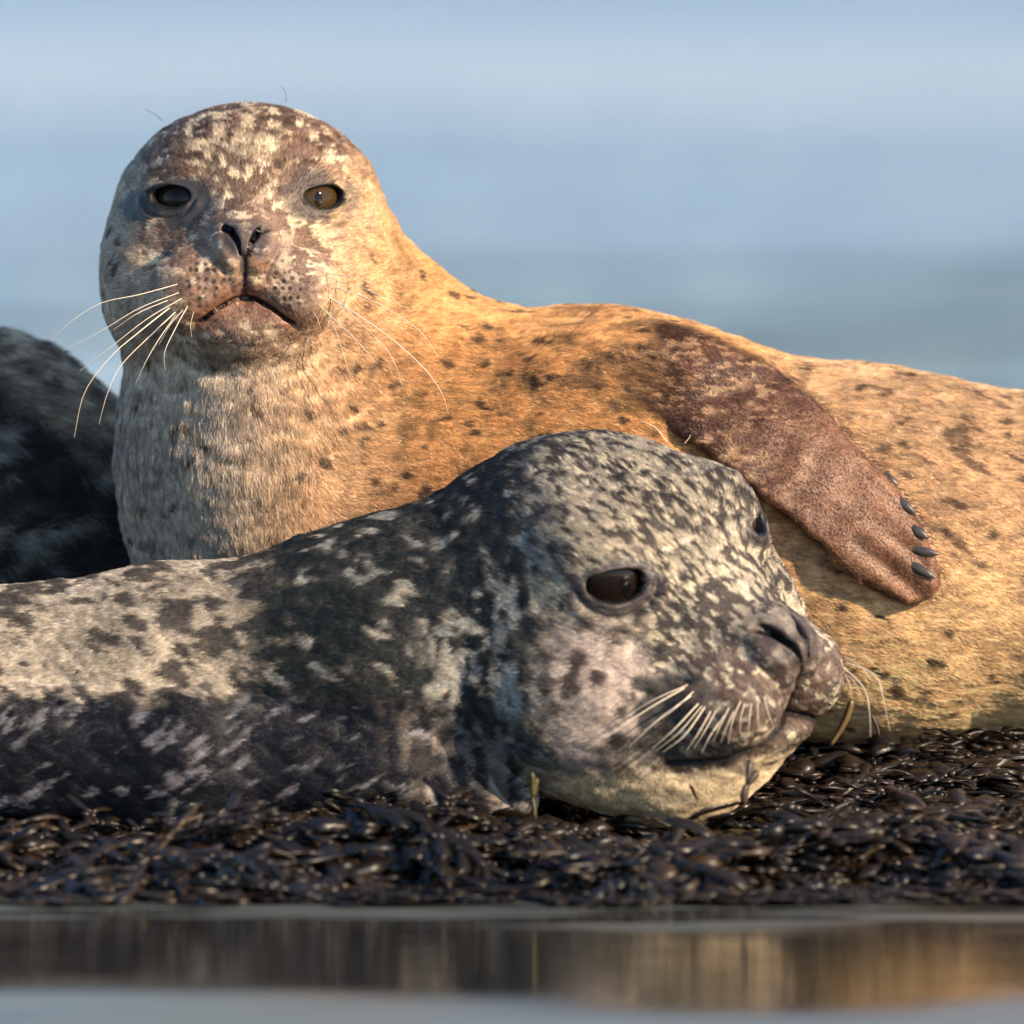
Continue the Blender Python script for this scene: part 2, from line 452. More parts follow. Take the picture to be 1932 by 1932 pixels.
bank()

# ------------------------------------------------------------------ seal bodies
def eyes_def(R, l, f, u, aL, bL, aR, bR, tilt):
    return {'R': R, 'tilt': tilt, -1: dict(l=-l, f=f, u=u, A=aL, B=bL), 1: dict(l=l, f=f, u=u, A=aR, B=bR)}

# pale seal at the back, facing the camera
HA = Head(U(466, 372, 430), [[1, 0, 0], [0, -1, 0], [0, 0, 1]], 1.0,
          ((0, -190, -60), (266, 255, 238)), eyes_def(58, 116, -36, -6, 42, 21, 39, 21, -4))
HA.cheek = ((165, -90, -190), (110, 150, 130)); HA.pad = ((92, 112, -178), (100, 92, 84)); HA.jawp = ((0, 86, -248), (112, 104, 58))
HA.mouth = [(0, -186), (20, -189), (50, -206), (78, -227), (92, -236)]
MB_ = np.array([[0.72105051, 0.68965228, -0.06682737], [0.63548039, -0.69666945, -0.3328909], [0.27613556, -0.19756366, 0.94059436]])
HB = Head(U(1285, 1045, -340), MB_, 1.284,
          ((0, -185, -92), (232, 250, 215)), eyes_def(60, 113, -36, -4, 42, 23, 34, 14, 4))
HB.eyes[1]['c'] = np.array([106, -40, -2], f32)
HB.cheek = ((135, -80, -190), (110, 160, 120)); HB.ext = 34.0; HB.nf = 172.0; HB.mouthk = 0.65; HB.pad = ((66, 134, -170), (76, 100, 74)); HB.jawp = ((0, 100, -226), (90, 122, 50))
HB.mouth = [(0, -198), (22, -207), (60, -230), (98, -246), (150, -250)]

FLIP = [(1060, 618), (1180, 606), (1290, 628), (1395, 672), (1467, 709), (1512, 745), (1557, 786), (1602, 840), (1647, 885), (1676, 914), (1700, 942), (1722, 976), (1742, 1008), (1756, 1045), (1766, 1080),
        (1768, 1107), (1755, 1128), (1715, 1137), (1647, 1105), (1602, 1073), (1557, 1028), (1490, 970), (1422, 914), (1332, 842), (1287, 815), (1242, 779), (1188, 729), (1090, 690)]
FLV = np.array([(966 + (u - 966) * 1.008, -(966 + (v - 966) * 1.008 + 0.0472 * 260)) for u, v in FLIP], f32)
def flip_y(P):
    # the flipper lies on the flank: its own depth follows the curve of the flank
    zz = -P[:, 2]
    c = 1030 + (P[:, 0] - 1200) * 0.05
    R = np.clip(415 - (P[:, 0] - 1150) * 0.11, 330, 415)
    return 650 - np.sqrt(np.maximum(R * R - (zz - c) ** 2, 90 ** 2)) - 26 + 75 * sstep(1330, 1090, P[:, 0])
def flipper(P):
    p2 = P[:, [0, 2]]
    d2 = polysd(p2, FLV) - 6
    r = 16.0
    # ridges of the digits
    ax = np.array([0.80, -0.60], f32); px = np.array([0.60, 0.80], f32)
    q = p2 - np.array([1600, -980], f32); al = q @ ax; ac = q @ px
    rid = 3.2 * sstep(-60, 140, al) * np.cos(ac / 52 * 2 * math.pi + al * 0.006) * sstep(-200, 60, al)
    th = 26 + 12 * sstep(200, -350, al) + rid
    a = d2 + r; b = np.abs(P[:, 1] - flip_y(P)) - th + r
    return np.sqrt(np.maximum(a, 0) ** 2 + np.maximum(b, 0) ** 2) + np.minimum(np.maximum(a, b), 0) - r

TA = [(U(560, 930, 650), 300), (U(1150, 1000, 650), 402), (U(1650, 1050, 660), 338), (U(2100, 1075, 690), 318), (U(2900, 1170, 800), 225), (U(3400, 1310, 850), 100)]
NA = [(U(463, 470, 620), 205), (U(930, 930, 640), 285)]
CA = [(U(466, 560, 600), 232), (U(500, 850, 600), 262), (U(560, 1120, 620), 290)]
def sdA(P):
    d = chain(P, TA, 120)
    d = smin(d, chain(P, NA, 100), 110)
    d = smin(d, chain(P, CA, 100), 100)
    d = smin(d, ell(P, U(1230, 730, 420), (230, 110, 110)), 120)
    d = smin(d, cone(P, U(466, 640, 410), U(500, 850, 470), 105, 165), 90)
    # hind flippers, spread behind
    for dz in (-1, 1):
        d = smin(d, cone(P, U(3380, 1330, 850), U(3800, 1330 + 50 * dz, 850 + 60 * dz), 70, 60, 0.45), 60)
    # far fore flipper
    d = smin(d, cone(P, U(1150, 1320, 980), U(1650, 1420, 1080), 85, 55, 0.5), 50)
    fl = flipper(P)
    kk = 4 + 70 * sstep(1300, 1080, P[:, 0])
    h = np.clip(0.5 + 0.5 * (d - fl) / kk, 0, 1)
    d = d * (1 - h) + fl * h - kk * h * (1 - h)
    m = HA.bound(P)
    if m.any():
        hd = np.full(len(P), 900.0, f32); hd[m] = HA.sdf(P[m])
        d = smin(d, hd, 55)
    # neck folds and soft lumps
    rr = np.sqrt(((P[:, 0] - 470) / 1.25) ** 2 + (P[:, 2] + 560) ** 2)
    fm = sstep(560, 420, P[:, 1]) * sstep(110, 150, rr) * sstep(420, 300, rr) * sstep(-600, -660, P[:, 2])
    d = d + fm * 1.1 * (0.5 + vnoise(P, 50, 46)) * np.sin(rr / 8.5 + 1.6 * vnoise(P, 60, 44))
    xx = P[:, 0] - 0.5 * (P[:, 2] + 1000)
    d = d + 2.6 * np.sin(xx / 13.0 + 2 * vnoise(P, 70, 45)) * np.exp(-((P[:, 0] - 1480) / 120) ** 2) * sstep(-700, -860, P[:, 2]) * sstep(-1250, -1100, P[:, 2])
    d = d + 3.0 * vnoise(P, (90, 90, 60), 41) + 2.0 * vnoise(P, (34, 34, 22), 42)
    return d

TB = [(U(1060, 1140, -110), 262), (U(720, 1275, -85), 266), (U(300, 1335, -60), 238), (U(-20, 1345, -50), 212), (U(-600, 1380, 0), 190), (U(-1100, 1450, 40), 90)]
def sdB(P):
    d = chain(P, TB, 120)
    d = smin(d, ell(P, U(1270, 1370, -300), (200, 150, 190)), 60)
    d = smin(d, ell(P, U(1080, 1330, -250), (180, 200, 170)), 80)
    arm = chain(P, [(U(-420, 1380, -240), 130), (U(350, 1428, -300), 120), (U(740, 1418, -312), 103)], 60, 0.62)
    for a, b, r0, r1 in (((730, 1390), (800, 1540), 50, 34), ((785, 1380), (870, 1550), 42, 30), ((830, 1370), (935, 1540), 38, 28), ((860, 1350), (990, 1510), 34, 26)):
        arm = smin(arm, cone(P, U(*a, -300), U(*b, -325), r0, r1, 0.8), 14)
    d = smin(d, arm, 7)
    for dz in (-1, 1):
        d = smin(d, cone(P, U(-1080, 1460, 40), U(-1480, 1470 + 40 * dz, 40 + 70 * dz), 70, 55, 0.45), 60)
    m = HB.bound(P)
    if m.any():
        hd = np.full(len(P), 900.0, f32); hd[m] = HB.sdf(P[m])
        d = smin(d, hd, 100)
    # folds in the neck
    x = P[:, 0] - 0.25 * (P[:, 2] + 1200)
    d = d + 2.5 * np.sin(x / 17.0) * np.exp(-((P[:, 0] - 880) / 90) ** 2) * sstep(-1150, -1300, P[:, 2]) * 0.8
    d = d + 3.5 * vnoise(P, (80, 80, 50), 51) + 2.0 * vnoise(P, (30, 30, 20), 52)
    return d

TC = [(U(-1500, 1020, 1250), 190), (U(-1050, 960, 1180), 300), (U(-450, 955, 1100), 385), (U(-60, 975, 1060), 335), (U(280, 1150, 1020), 235), (U(600, 1290, 1150), 110)]
def sdC(P):
    d = chain(P, TC, 120)
    d = smin(d, ell(P, U(-1750, 930, 1230), (190, 170, 170)), 120)
    d = smin(d, ell(P, U(-1920, 970, 1200), (90, 90, 80)), 60)
    d = smin(d, cone(P, U(-1000, 1150, 900), U(-700, 1330, 850), 80, 60, 0.5), 50)
    for dz in (-1, 1):
        d = smin(d, cone(P, U(600, 1300, 1150), U(860, 1310 + 40 * dz, 1200 + 60 * dz), 70, 50, 0.45), 60)
    return d + 7.0 * vnoise(P, (110, 110, 70), 61) + 4.0 * vnoise(P, (40, 40, 22), 62)

# ------------------------------------------------------------------ coats
def g2(x, y, cx, cy, rx, ry, edge=0.35):
    """1 inside an ellipse, soft at the edge"""
    e = np.sqrt(((x - cx) / rx) ** 2 + ((y - cy) / ry) ** 2)
    return sstep(1 + edge, 1 - edge, e)
def coatA(P):
    n = len(P)
    x = P[:, 0]; v = -P[:, 2]
    C = np.tile(np.array([0.64, 0.42, 0.24], f32), (n, 1))
    C = mix(C, (0.52, 0.43, 0.34), sstep(620, 380, x))
    C = mix(C, (0.66, 0.36, 0.14), sstep(600, 840, x) * sstep(1600, 1350, x) * 0.88)
    C = mix(C, (0.80, 0.55, 0.31), sstep(950, 1150, v) * sstep(1400, 1550, x))
    lo = fbm(P, 120, 11, 3)
    C = C * (1 + 0.16 * lo)[:, None]
    C = mix(C, (0.30, 0.17, 0.07), 0.75 * sstep(0.15, 0.7, fbm(P, (60, 60, 40), 12, 3)) * sstep(560, 800, x) * sstep(1600, 1250, x))
    # scattered dark spots
    W = P + 14 * np.stack([vnoise(P, 25, 13), vnoise(P, 25, 14), vnoise(P, 25, 15)], -1)
    cdst, r = cells(W, (46, 46, 40), 16, 0.9)
    dens = sstep(560, 800, x) * sstep(1500, 1150, x) * sstep(380, 520, v) * 0.75
    dens = np.maximum(dens, 0.32 * sstep(1250, 1500, x) * sstep(1180, 1000, v))
    dens = np.maximum(dens, 0.30 * sstep(500, 650, v)); dens = np.maximum(dens, 0.62 * sstep(420, 480, v) * sstep(980, 800, v) * sstep(430, 330, x))
    sp = sstep(0.34, 0.20, cdst + 0.1 * vnoise(P, 9, 17)) * (r < dens)
    C = mix(C, (0.09, 0.05, 0.03), 0.9 * sp)
    # streaks on the back, right
    W = P @ np.array([[0.87, 0, 0.5], [0, 1, 0], [-0.5, 0, 0.87]], f32)
    st = sstep(0.30, 0.62, fbm(W, (52, 40, 20), 18, 3)) * sstep(1350, 1650, x) * sstep(1230, 1050, v)
    C = mix(C, (0.15, 0.09, 0.06), 0.8 * st)
    # fine neck flecks, broad wrinkle bands on chest
    nk = sstep(700, 500, x) * sstep(560, 700, v)
    C = mix(C, (0.25, 0.18, 0.12), 0.45 * nk * sstep(0.15, 0.7, fbm(P, (30, 30, 26), 19, 3)))
    C = mix(C, (0.72, 0.60, 0.42), 0.35 * nk * sstep(0.2, 0.6, fbm(P, (70, 60, 20), 20, 2)))
    # flipper: brown with pale flecks
    fp = P[:, [0, 2]]; fd = polysd(fp, FLV)
    onf = sstep(18, 4, fd) * (P[:, 1] < 480)
    onf = onf * sstep(1130, 1270, x + 60 * fbm(P, (50, 50, 24), 21, 3) + 0.35 * (v - 680))
    Fc = np.tile(np.array([0.15, 0.075, 0.045], f32), (n, 1))
    Fc = mix(Fc, (0.27, 0.15, 0.09), sstep(1400, 1700, x))
    Fc = Fc * (1 + 0.30 * fbm(P, 40, 22, 3))[:, None]
    Fc = mix(Fc, (0.62, 0.42, 0.24), 0.75 * sstep(0.35, 0.6, fbm(P, (34, 34, 16), 23, 3)) * sstep(1560, 1280, x))
    Fc = mix(Fc, (0.50, 0.32, 0.20), 0.45 * sstep(0.25, 0.7, fbm(P, (14, 14, 8), 24, 3)))
    q = fp - np.array([1600, -980], f32); al = q @ np.array([0.80, -0.60], f32); ac = q @ np.array([0.60, 0.80], f32)
    Fc = mix(Fc, (0.07, 0.035, 0.022), 0.75 * sstep(-120, -330, al + 40 * fbm(P, 40, 121, 2)) * sstep(-0.5, 0.2, fbm(P, (44, 44, 26), 122, 3)))
    Fc = mix(Fc, (0.62, 0.44, 0.27), 0.6 * sstep(0.3, 0.55, fbm(P, (26, 26, 11), 123, 3)) * sstep(-60, -300, al))
    Fc = mix(Fc, (0.08, 0.04, 0.025), 0.5 * sstep(0.6, 0.97, -np.cos(ac / 52 * 2 * math.pi + al * 0.006)) * sstep(-40, 120, al))
    Fc = Fc * np.array([0.74, 0.66, 0.62], f32)
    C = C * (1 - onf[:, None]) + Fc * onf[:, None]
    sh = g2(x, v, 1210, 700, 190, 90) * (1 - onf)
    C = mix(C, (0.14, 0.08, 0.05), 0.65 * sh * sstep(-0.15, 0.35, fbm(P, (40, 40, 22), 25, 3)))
    # ---- the face
    L = HA.local(P); l, f, u = L[:, 0], L[:, 1], L[:, 2]
    face = sstep(-330, -190, f) * sstep(-330, -240, u) 
    face = face * sstep(280, 160, np.abs(l + 0) + 70 * sstep(-40, -250, u) + 34 * fbm(P, 34, 26, 3)) * 0.95
    Bc = np.tile(np.array([0.24, 0.155, 0.11], f32), (n, 1))
    v1 = fbm(L, (26, 26, 17), 27, 4)
    Bc = Bc * (1 + 0.25 * fbm(L, 60, 28, 2))[:, None]
    crown = sstep(20, 90, u)
    Bc = mix(Bc, (0.85, 0.69, 0.48), 0.95 * sstep(0.10, 0.32, v1) * (0.55 + 0.45 * sstep(-0.2, 0.3, fbm(L, 90, 29, 2))))
    Bc = mix(Bc, (0.07, 0.035, 0.022), 0.85 * sstep(0.15, 0.5, fbm(L, (30, 30, 16), 30, 3)) * (0.4 + 0.6 * sstep(20, 70, u)))
    # pale star on the brow
    Bc = mix(Bc, (0.75, 0.62, 0.42), 0.75 * g2(l, u, -8, 100, 70, 26) * sstep(-0.5, 0.1, fbm(L, 22, 31, 3)))
    # pale right cheek
    Bc = mix(Bc, (0.72, 0.53, 0.33), 0.8 * g2(l, u, 205, -60, 70, 110) * sstep(-0.35, 0.2, fbm(L, 34, 32, 3)))
    C = C * (1 - face[:, None]) + Bc * face[:, None]
    mz = np.maximum(g2(np.abs(l), u, 60, -165, 105, 95), g2(l, u, 0, -110, 60, 60)) * sstep(30, 90, f)
    C = mix(C, (0.16, 0.10, 0.075), 0.65 * mz * sstep(-0.6, 0.4, fbm(L, 40, 33, 3)))
    C = mix(C, (0.31, 0.17, 0.105), 0.75 * np.maximum(g2(l, u, -62, -162, 48, 62), g2(l, u, 12, -150, 34, 60)) * sstep(90, 120, f) * sstep(-0.5, 0.3, fbm(L, 26, 34, 2)))
    # whisker roots
    cdx, _ = cells(np.stack([l, u, u * 0 + 8], -1), (16, 16, 16), 35, 0.5)
    C = mix(C, (0.04, 0.022, 0.018), 0.95 * sstep(0.36, 0.22, cdx) * g2(np.abs(l), u, 70, -168, 52, 55) * sstep(80, 110, f))
    # lips and chin
    ps = np.stack([np.abs(l), u], -1); md = poly2(ps, HA.mouth)
    C = mix(C, (0.20, 0.09, 0.055), 0.85 * sstep(34, 8, md) * sstep(40, 80, f) * sstep(-215, -190, -np.abs(l) * 0.5 - 150 + 0 * u))
    C = mix(C, (0.16, 0.08, 0.05), 0.7 * g2(l, u, 0, -218, 58, 24, .6) * sstep(60, 100, f))
    bald0 = sstep(16, 11, md) * sstep(20, 60, f)
    C = mix(C, (0.022, 0.011, 0.009), sstep(6, 3, md) * sstep(20, 60, f))
    C = mix(C, (0.13, 0.085, 0.055), 0.6 * g2(l, u, 0, -285, 120, 38) * sstep(-40, 30, f) * sstep(-0.6, 0.3, fbm(L, 30, 36, 3)))
    # nose leather and nostrils
    C = mix(C, (0.045, 0.036, 0.034), 0.9 * np.maximum(g2(np.abs(l), u, 20, -74, 28, 34, .5), g2(l, u, 0, -110, 9, 50)) * sstep(110, 140, f))
    nd = poly2(ps, NOSTRIL)
    C = mix(C, (0.006, 0.005, 0.006), sstep(5.5, 2.5, nd - 4 * sstep(-100, -60, u)) * sstep(110, 130, f))
    # dark eye surrounds
    wob = 9 * fbm(L, 26, 37, 2)
    e1 = np.maximum.reduce([g2(l + wob, u, -122, -4, 66, 44, .15), g2(l, u + wob, -188, -20, 56, 32, .15), g2(l, u + wob, -128, -40, 34, 30, .2)]) * sstep(-170, -130, f)
    C = mix(C, (0.036, 0.033, 0.035), 0.98 * e1)
    e2 = np.maximum.reduce([g2(l + wob, u, 122, 0, 56, 44, .2) * 0.9, 0.75 * g2(l + wob, u, 118, 36, 36, 22, .3), 0.6 * g2(l, u + wob, 196, -4, 20, 30, .2)]) * sstep(-170, -130, f)
    C = mix(C, (0.055, 0.04, 0.038), 0.95 * e2)
    for E in HA.eyes:
        q = L - E['c']; ee = np.sqrt(((q @ E['a']) / E['A']) ** 2 + ((q @ E['b']) / E['B']) ** 2)
        C = mix(C, (0.008, 0.007, 0.007), sstep(1.34, 1.18, ee) * sstep(5, 20, q @ E['n']))
    bald = np.clip(e1 * 1.0 + 0.92 * e2 + bald0 + g2(np.abs(l), u, 22, -80, 30, 42) * sstep(110, 140, f), 0, 1)
    bald = np.maximum(bald, 0.62 * onf * sstep(1250, 1560, x))
    gloss = np.clip(bald * 0.4 + onf * 0.3 + 0.5 * mz, 0, 1)
    return np.clip(C, 0.004, 0.85), bald, gloss

def coatB(P):
    n = len(P); x = P[:, 0]; v = -P[:, 2]
    C = np.tile(np.array([0.46, 0.40, 0.32], f32), (n, 1))
    C = C * (1 + 0.18 * fbm(P, 90, 71, 2))[:, None]
    lowarm = sstep(1275, 1315, v + 16 * fbm(P, 40, 70, 3) + 20 * vnoise(P, (14, 14, 14), 69) * sstep(300, 100, x)) * sstep(880, 820, x - 0.3 * (v - 1400))
    W = P @ np.array([[0.87, 0, 0.5], [0, 1, 0], [-0.5, 0, 0.87]], f32)
    m1 = fbm(W, (50, 46, 26), 72, 4)
    # how dark: thin mottle on the back, nearly black about the neck
    dark = -0.10 + 0.55 * sstep(380, 560, x + 30 * vnoise(P, 60, 73)) * sstep(1120, 940, x)
    C = mix(C, (0.05, 0.042, 0.04), 0.92 * sstep(-0.16, 0.08, m1 + dark * 0.9))
    nb = sstep(400, 560, x + 30 * vnoise(P, 60, 73)) * sstep(1130, 960, x + 40 * vnoise(P, 50, 74))
    C = mix(C, (0.014, 0.019, 0.020), nb * 0.96 * sstep(0.52, 0.15, fbm(W, (50, 44, 30), 75, 3)))
    C = mix(C, (0.30, 0.32, 0.30), 0.75 * nb * sstep(0.42, 0.62, fbm(W, (50, 44, 30), 75, 3)))
    nv = sstep(760, 860, x) * sstep(1120, 1020, x) * sstep(1020, 1120, v)
    C = mix(C, (0.44, 0.42, 0.37), 0.8 * nv * sstep(0.10, 0.40, fbm(P, (22, 22, 62), 124, 3)))
    # wet lower flank and flipper: blue black with pale streaks
    W2 = P @ np.array([[0.82, 0, -0.57], [0, 1, 0], [0.57, 0, 0.82]], f32)
    s = fbm(W2, (52, 44, 19), 76, 3)
    LC = np.tile(np.array([0.008, 0.009, 0.016], f32), (n, 1))
    LC = mix(LC, (0.25, 0.245, 0.27), 0.75 * sstep(0.40, 0.80, s + 0.14 * sstep(400, 0, x)))
    vs = sstep(0.1, 0.7, fbm(P, (20, 20, 110), 77, 3)) * sstep(680, 820, x)
    LC = mix(LC, (0.32, 0.27, 0.22), 0.55 * vs)
    arm = np.maximum(lowarm, sstep(1300, 1360, v) * sstep(1060, 1000, x + 0.35 * (1450 - v)))
    C = C * (1 - arm[:, None]) + LC * arm[:, None]
    # ---- head
    L = HB.local(P); l, f, u = L[:, 0], L[:, 1], L[:, 2]
    # lines stream back over the crown, away from the nose
    hd = sstep(970, 1080, x + 50 * fbm(P, 50, 78, 3))
    W3 = P @ np.array([[0.72, 0, 0.69], [0, 1, 0], [-0.69, 0, 0.72]], f32)
    cmot = fbm(W3, (27, 22, 12), 79, 4) + 0.35 * fbm(P, 90, 95, 2)
    Hc = np.tile(np.array([0.45, 0.39, 0.30], f32), (n, 1))
    Hc = mix(Hc, (0.058, 0.046, 0.04), 0.94 * sstep(-0.20, 0.04, cmot))
    Hc = mix(Hc, (0.68, 0.60, 0.44), 0.8 * sstep(0.22, 0.55, fbm(W3, (22, 20, 9), 80, 3)))
    # pale cheek with round spots
    ck = g2(x, v, 1120, 1290, 110, 150, .3)
    cd_, r = cells(P + 10 * vnoise(P, 30, 81)[:, None], (52, 52, 56), 82, 0.8)
    Ck = np.tile(np.array([0.50, 0.42, 0.37], f32), (n, 1))
    Ck = mix(Ck, (0.075, 0.05, 0.045), 0.9 * sstep(0.46, 0.34, cd_ + 0.12 * vnoise(P, 14, 83)) * (r < 0.72))
    Hc = Hc * (1 - ck[:, None]) + Ck * ck[:, None]
    # black smudge behind the whisker pad
    Hc = mix(Hc, (0.022, 0.026, 0.026), 0.92 * g2(x + 22 * fbm(P, 40, 84, 2), v + 18 * fbm(P, 40, 85, 2), 1245, 1300, 62, 52, .3))
    Hc = mix(Hc, (0.024, 0.026, 0.026), 0.8 * g2(x, v + 14 * fbm(P, 40, 86, 2), 1190, 1385, 70, 30, .4))
    C = C * (1 - hd[:, None]) + Hc * hd[:, None]
    th = sstep(1418, 1445, v + 10 * fbm(P, 30, 87, 2) + 42 * sstep(1250, 1480, x)) * sstep(1010, 1070, x)
    C = mix(C, (0.80, 0.64, 0.43), th)
    C = mix(C, (0.30, 0.22, 0.14), 0.5 * th * sstep(0.25, 0.7, fbm(P, (24, 24, 40), 88, 3)))
    # muzzle browner towards the nose
    mz = g2(np.abs(l), u, 30, -160, 140, 96) * sstep(70, 150, f)
    C = mix(C, (0.11, 0.068, 0.053), 0.85 * mz * sstep(-0.40, 0.05, fbm(L, 13, 89, 3)))
    ps = np.stack([np.abs(l), u], -1); md = poly2(ps, HB.mouth)
    C = mix(C, (0.10, 0.06, 0.045), 0.85 * sstep(20, 6, md) * sstep(10, 60, f))
    C = mix(C, (0.014, 0.009, 0.008), sstep(7, 4, md) * sstep(0, 40, f))
    C = mix(C, (0.05, 0.036, 0.032), 0.85 * g2(np.abs(l), u, 22, -82, 34, 42, .5) * sstep(110, 140, f))
    nd = poly2(ps, NOSTRIL)
    C = mix(C, (0.006, 0.005, 0.006), sstep(5.5, 2.5, nd - 4 * sstep(-100, -60, u)) * sstep(178, 190, f))
    bald = 0
    for E in HB.eyes:
        q = L - E['c']; a = q @ E['a']; b = q @ E['b']; cc = sstep(-30, 0, q @ E['n'])
        ring = sstep(1.9, 1.45, np.sqrt((a / E['A']) ** 2 + ((b + 4) / (E['B'] * 1.1)) ** 2) + 0.2 * fbm(L, 30, 90, 2)) * cc
        C = mix(C, (0.042, 0.034, 0.036), 0.92 * ring); bald = np.maximum(bald, ring * 0.9)
        ee = np.sqrt((a / E['A']) ** 2 + (b / E['B']) ** 2)
        C = mix(C, (0.006, 0.006, 0.007), sstep(1.16, 1.05, ee) * sstep(5, 20, q @ E['n']))
    bald = np.clip(bald + g2(np.abs(l), u, 22, -80, 28, 40) * sstep(110, 140, f), 0, 1)
    gloss = np.clip(bald * 0.5 + 0.3 * arm + 0.2, 0, 1)
    return np.clip(C, 0.004, 0.85), bald, gloss

def coatC(P):
    n = len(P); v = -P[:, 2]
    C = np.tile(np.array([0.045, 0.042, 0.038], f32), (n, 1))
    W = P @ np.array([[0.94, 0, -0.34], [0, 1, 0], [0.34, 0, 0.94]], f32)
    s = fbm(W, (90, 80, 26), 91, 4)
    C = mix(C, (0.36, 0.34, 0.29), 0.8 * sstep(0.15, 0.55, s))
    top = sstep(850, 730, v + 30 * fbm(P, 60, 92, 2) - 0.62 * P[:, 0])  # tan fur on the top, its colour brightened to stand in for sunlight
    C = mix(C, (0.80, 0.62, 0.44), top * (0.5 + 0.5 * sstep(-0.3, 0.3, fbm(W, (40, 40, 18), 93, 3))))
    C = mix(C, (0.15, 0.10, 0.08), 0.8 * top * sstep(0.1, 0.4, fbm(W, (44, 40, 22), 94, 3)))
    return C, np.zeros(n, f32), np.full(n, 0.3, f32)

def flowA(P):
    x = P[:, 0]; v = -P[:, 2]
    D = np.stack([np.full(len(P), 1.0), np.full(len(P), 0.0), np.full(len(P), -0.25)], -1)
    t = sstep(780, 560, x + 0.25 * (v - 700))[:, None]
    dn = np.stack([0.10 + 0 * x, 0 * x, -1 + 0 * x], -1)
    D = D * (1 - t) + dn * t
    # torso hair runs down the flank a little
    L = HA.local(P)
    nose = HA.model((0, 200, -95))
    away = P - nose; away /= np.linalg.norm(away, axis=1)[:, None] + 1e-6
    h = (sstep(-330, -230, L[:, 1]) * sstep(-370, -270, L[:, 2]))[:, None]
    D = D * (1 - h) + away * h
    fd = polysd(P[:, [0, 2]], FLV); o = (sstep(10, -10, fd) * sstep(1150, 1350, x))[:, None]
    return D * (1 - o) + np.array([0.80, 0, -0.60]) * o
def flowB(P):
    x = P[:, 0]
    nose = HB.model((0, 200, -95))
    away = P - nose; away /= np.linalg.norm(away, axis=1)[:, None] + 1e-6
    t = sstep(1000, 800, x)[:, None]
    D = away * (1 - t) + np.array([-0.95, 0, -0.25]) * t
    th = (sstep(1400, 1460, -P[:, 2]) * sstep(1000, 1080, x))[:, None]
    return D * (1 - th) + np.array([-0.25, 0, -1.0]) * th
def flowC(P):
    return np.tile(np.array([0.9, 0.0, -0.45]), (len(P), 1))

def build_body(name, fn, coat, lo, hi, h, tests, root):
    V, Q = surface(fn, lo, hi, h)
    me = mesh_from(name, V, Q)
    co = np.concatenate([project(fn, V[i:i + 400000], 4) for i in range(0, len(V), 400000)])
    me.vertices.foreach_set('co', co.ravel()); me.update()
    refine(me, fn, tests)
    n = len(me.vertices); co = np.empty(n * 3, f32); me.vertices.foreach_get('co', co); co = co.reshape(-1, 3)
    C, bald, gloss = coat(co)
    me.calc_loop_triangles()
    tri = np.empty(len(me.loop_triangles) * 3, np.int32); me.loop_triangles.foreach_get('vertices', tri); tri = tri.reshape(-1, 3)
    set_color(me, C)
    a = me.attributes.new('gloss', 'FLOAT', 'POINT'); a.data.foreach_set('value', np.asarray(gloss, f32))
    me.polygons.foreach_set('use_smooth', np.ones(len(me.polygons), bool))
    me.vertices.foreach_set('co', to_world(co).astype(f32).ravel()); me.update()
    o = link(name, me, root, M_SKIN)
    return o, co, tri

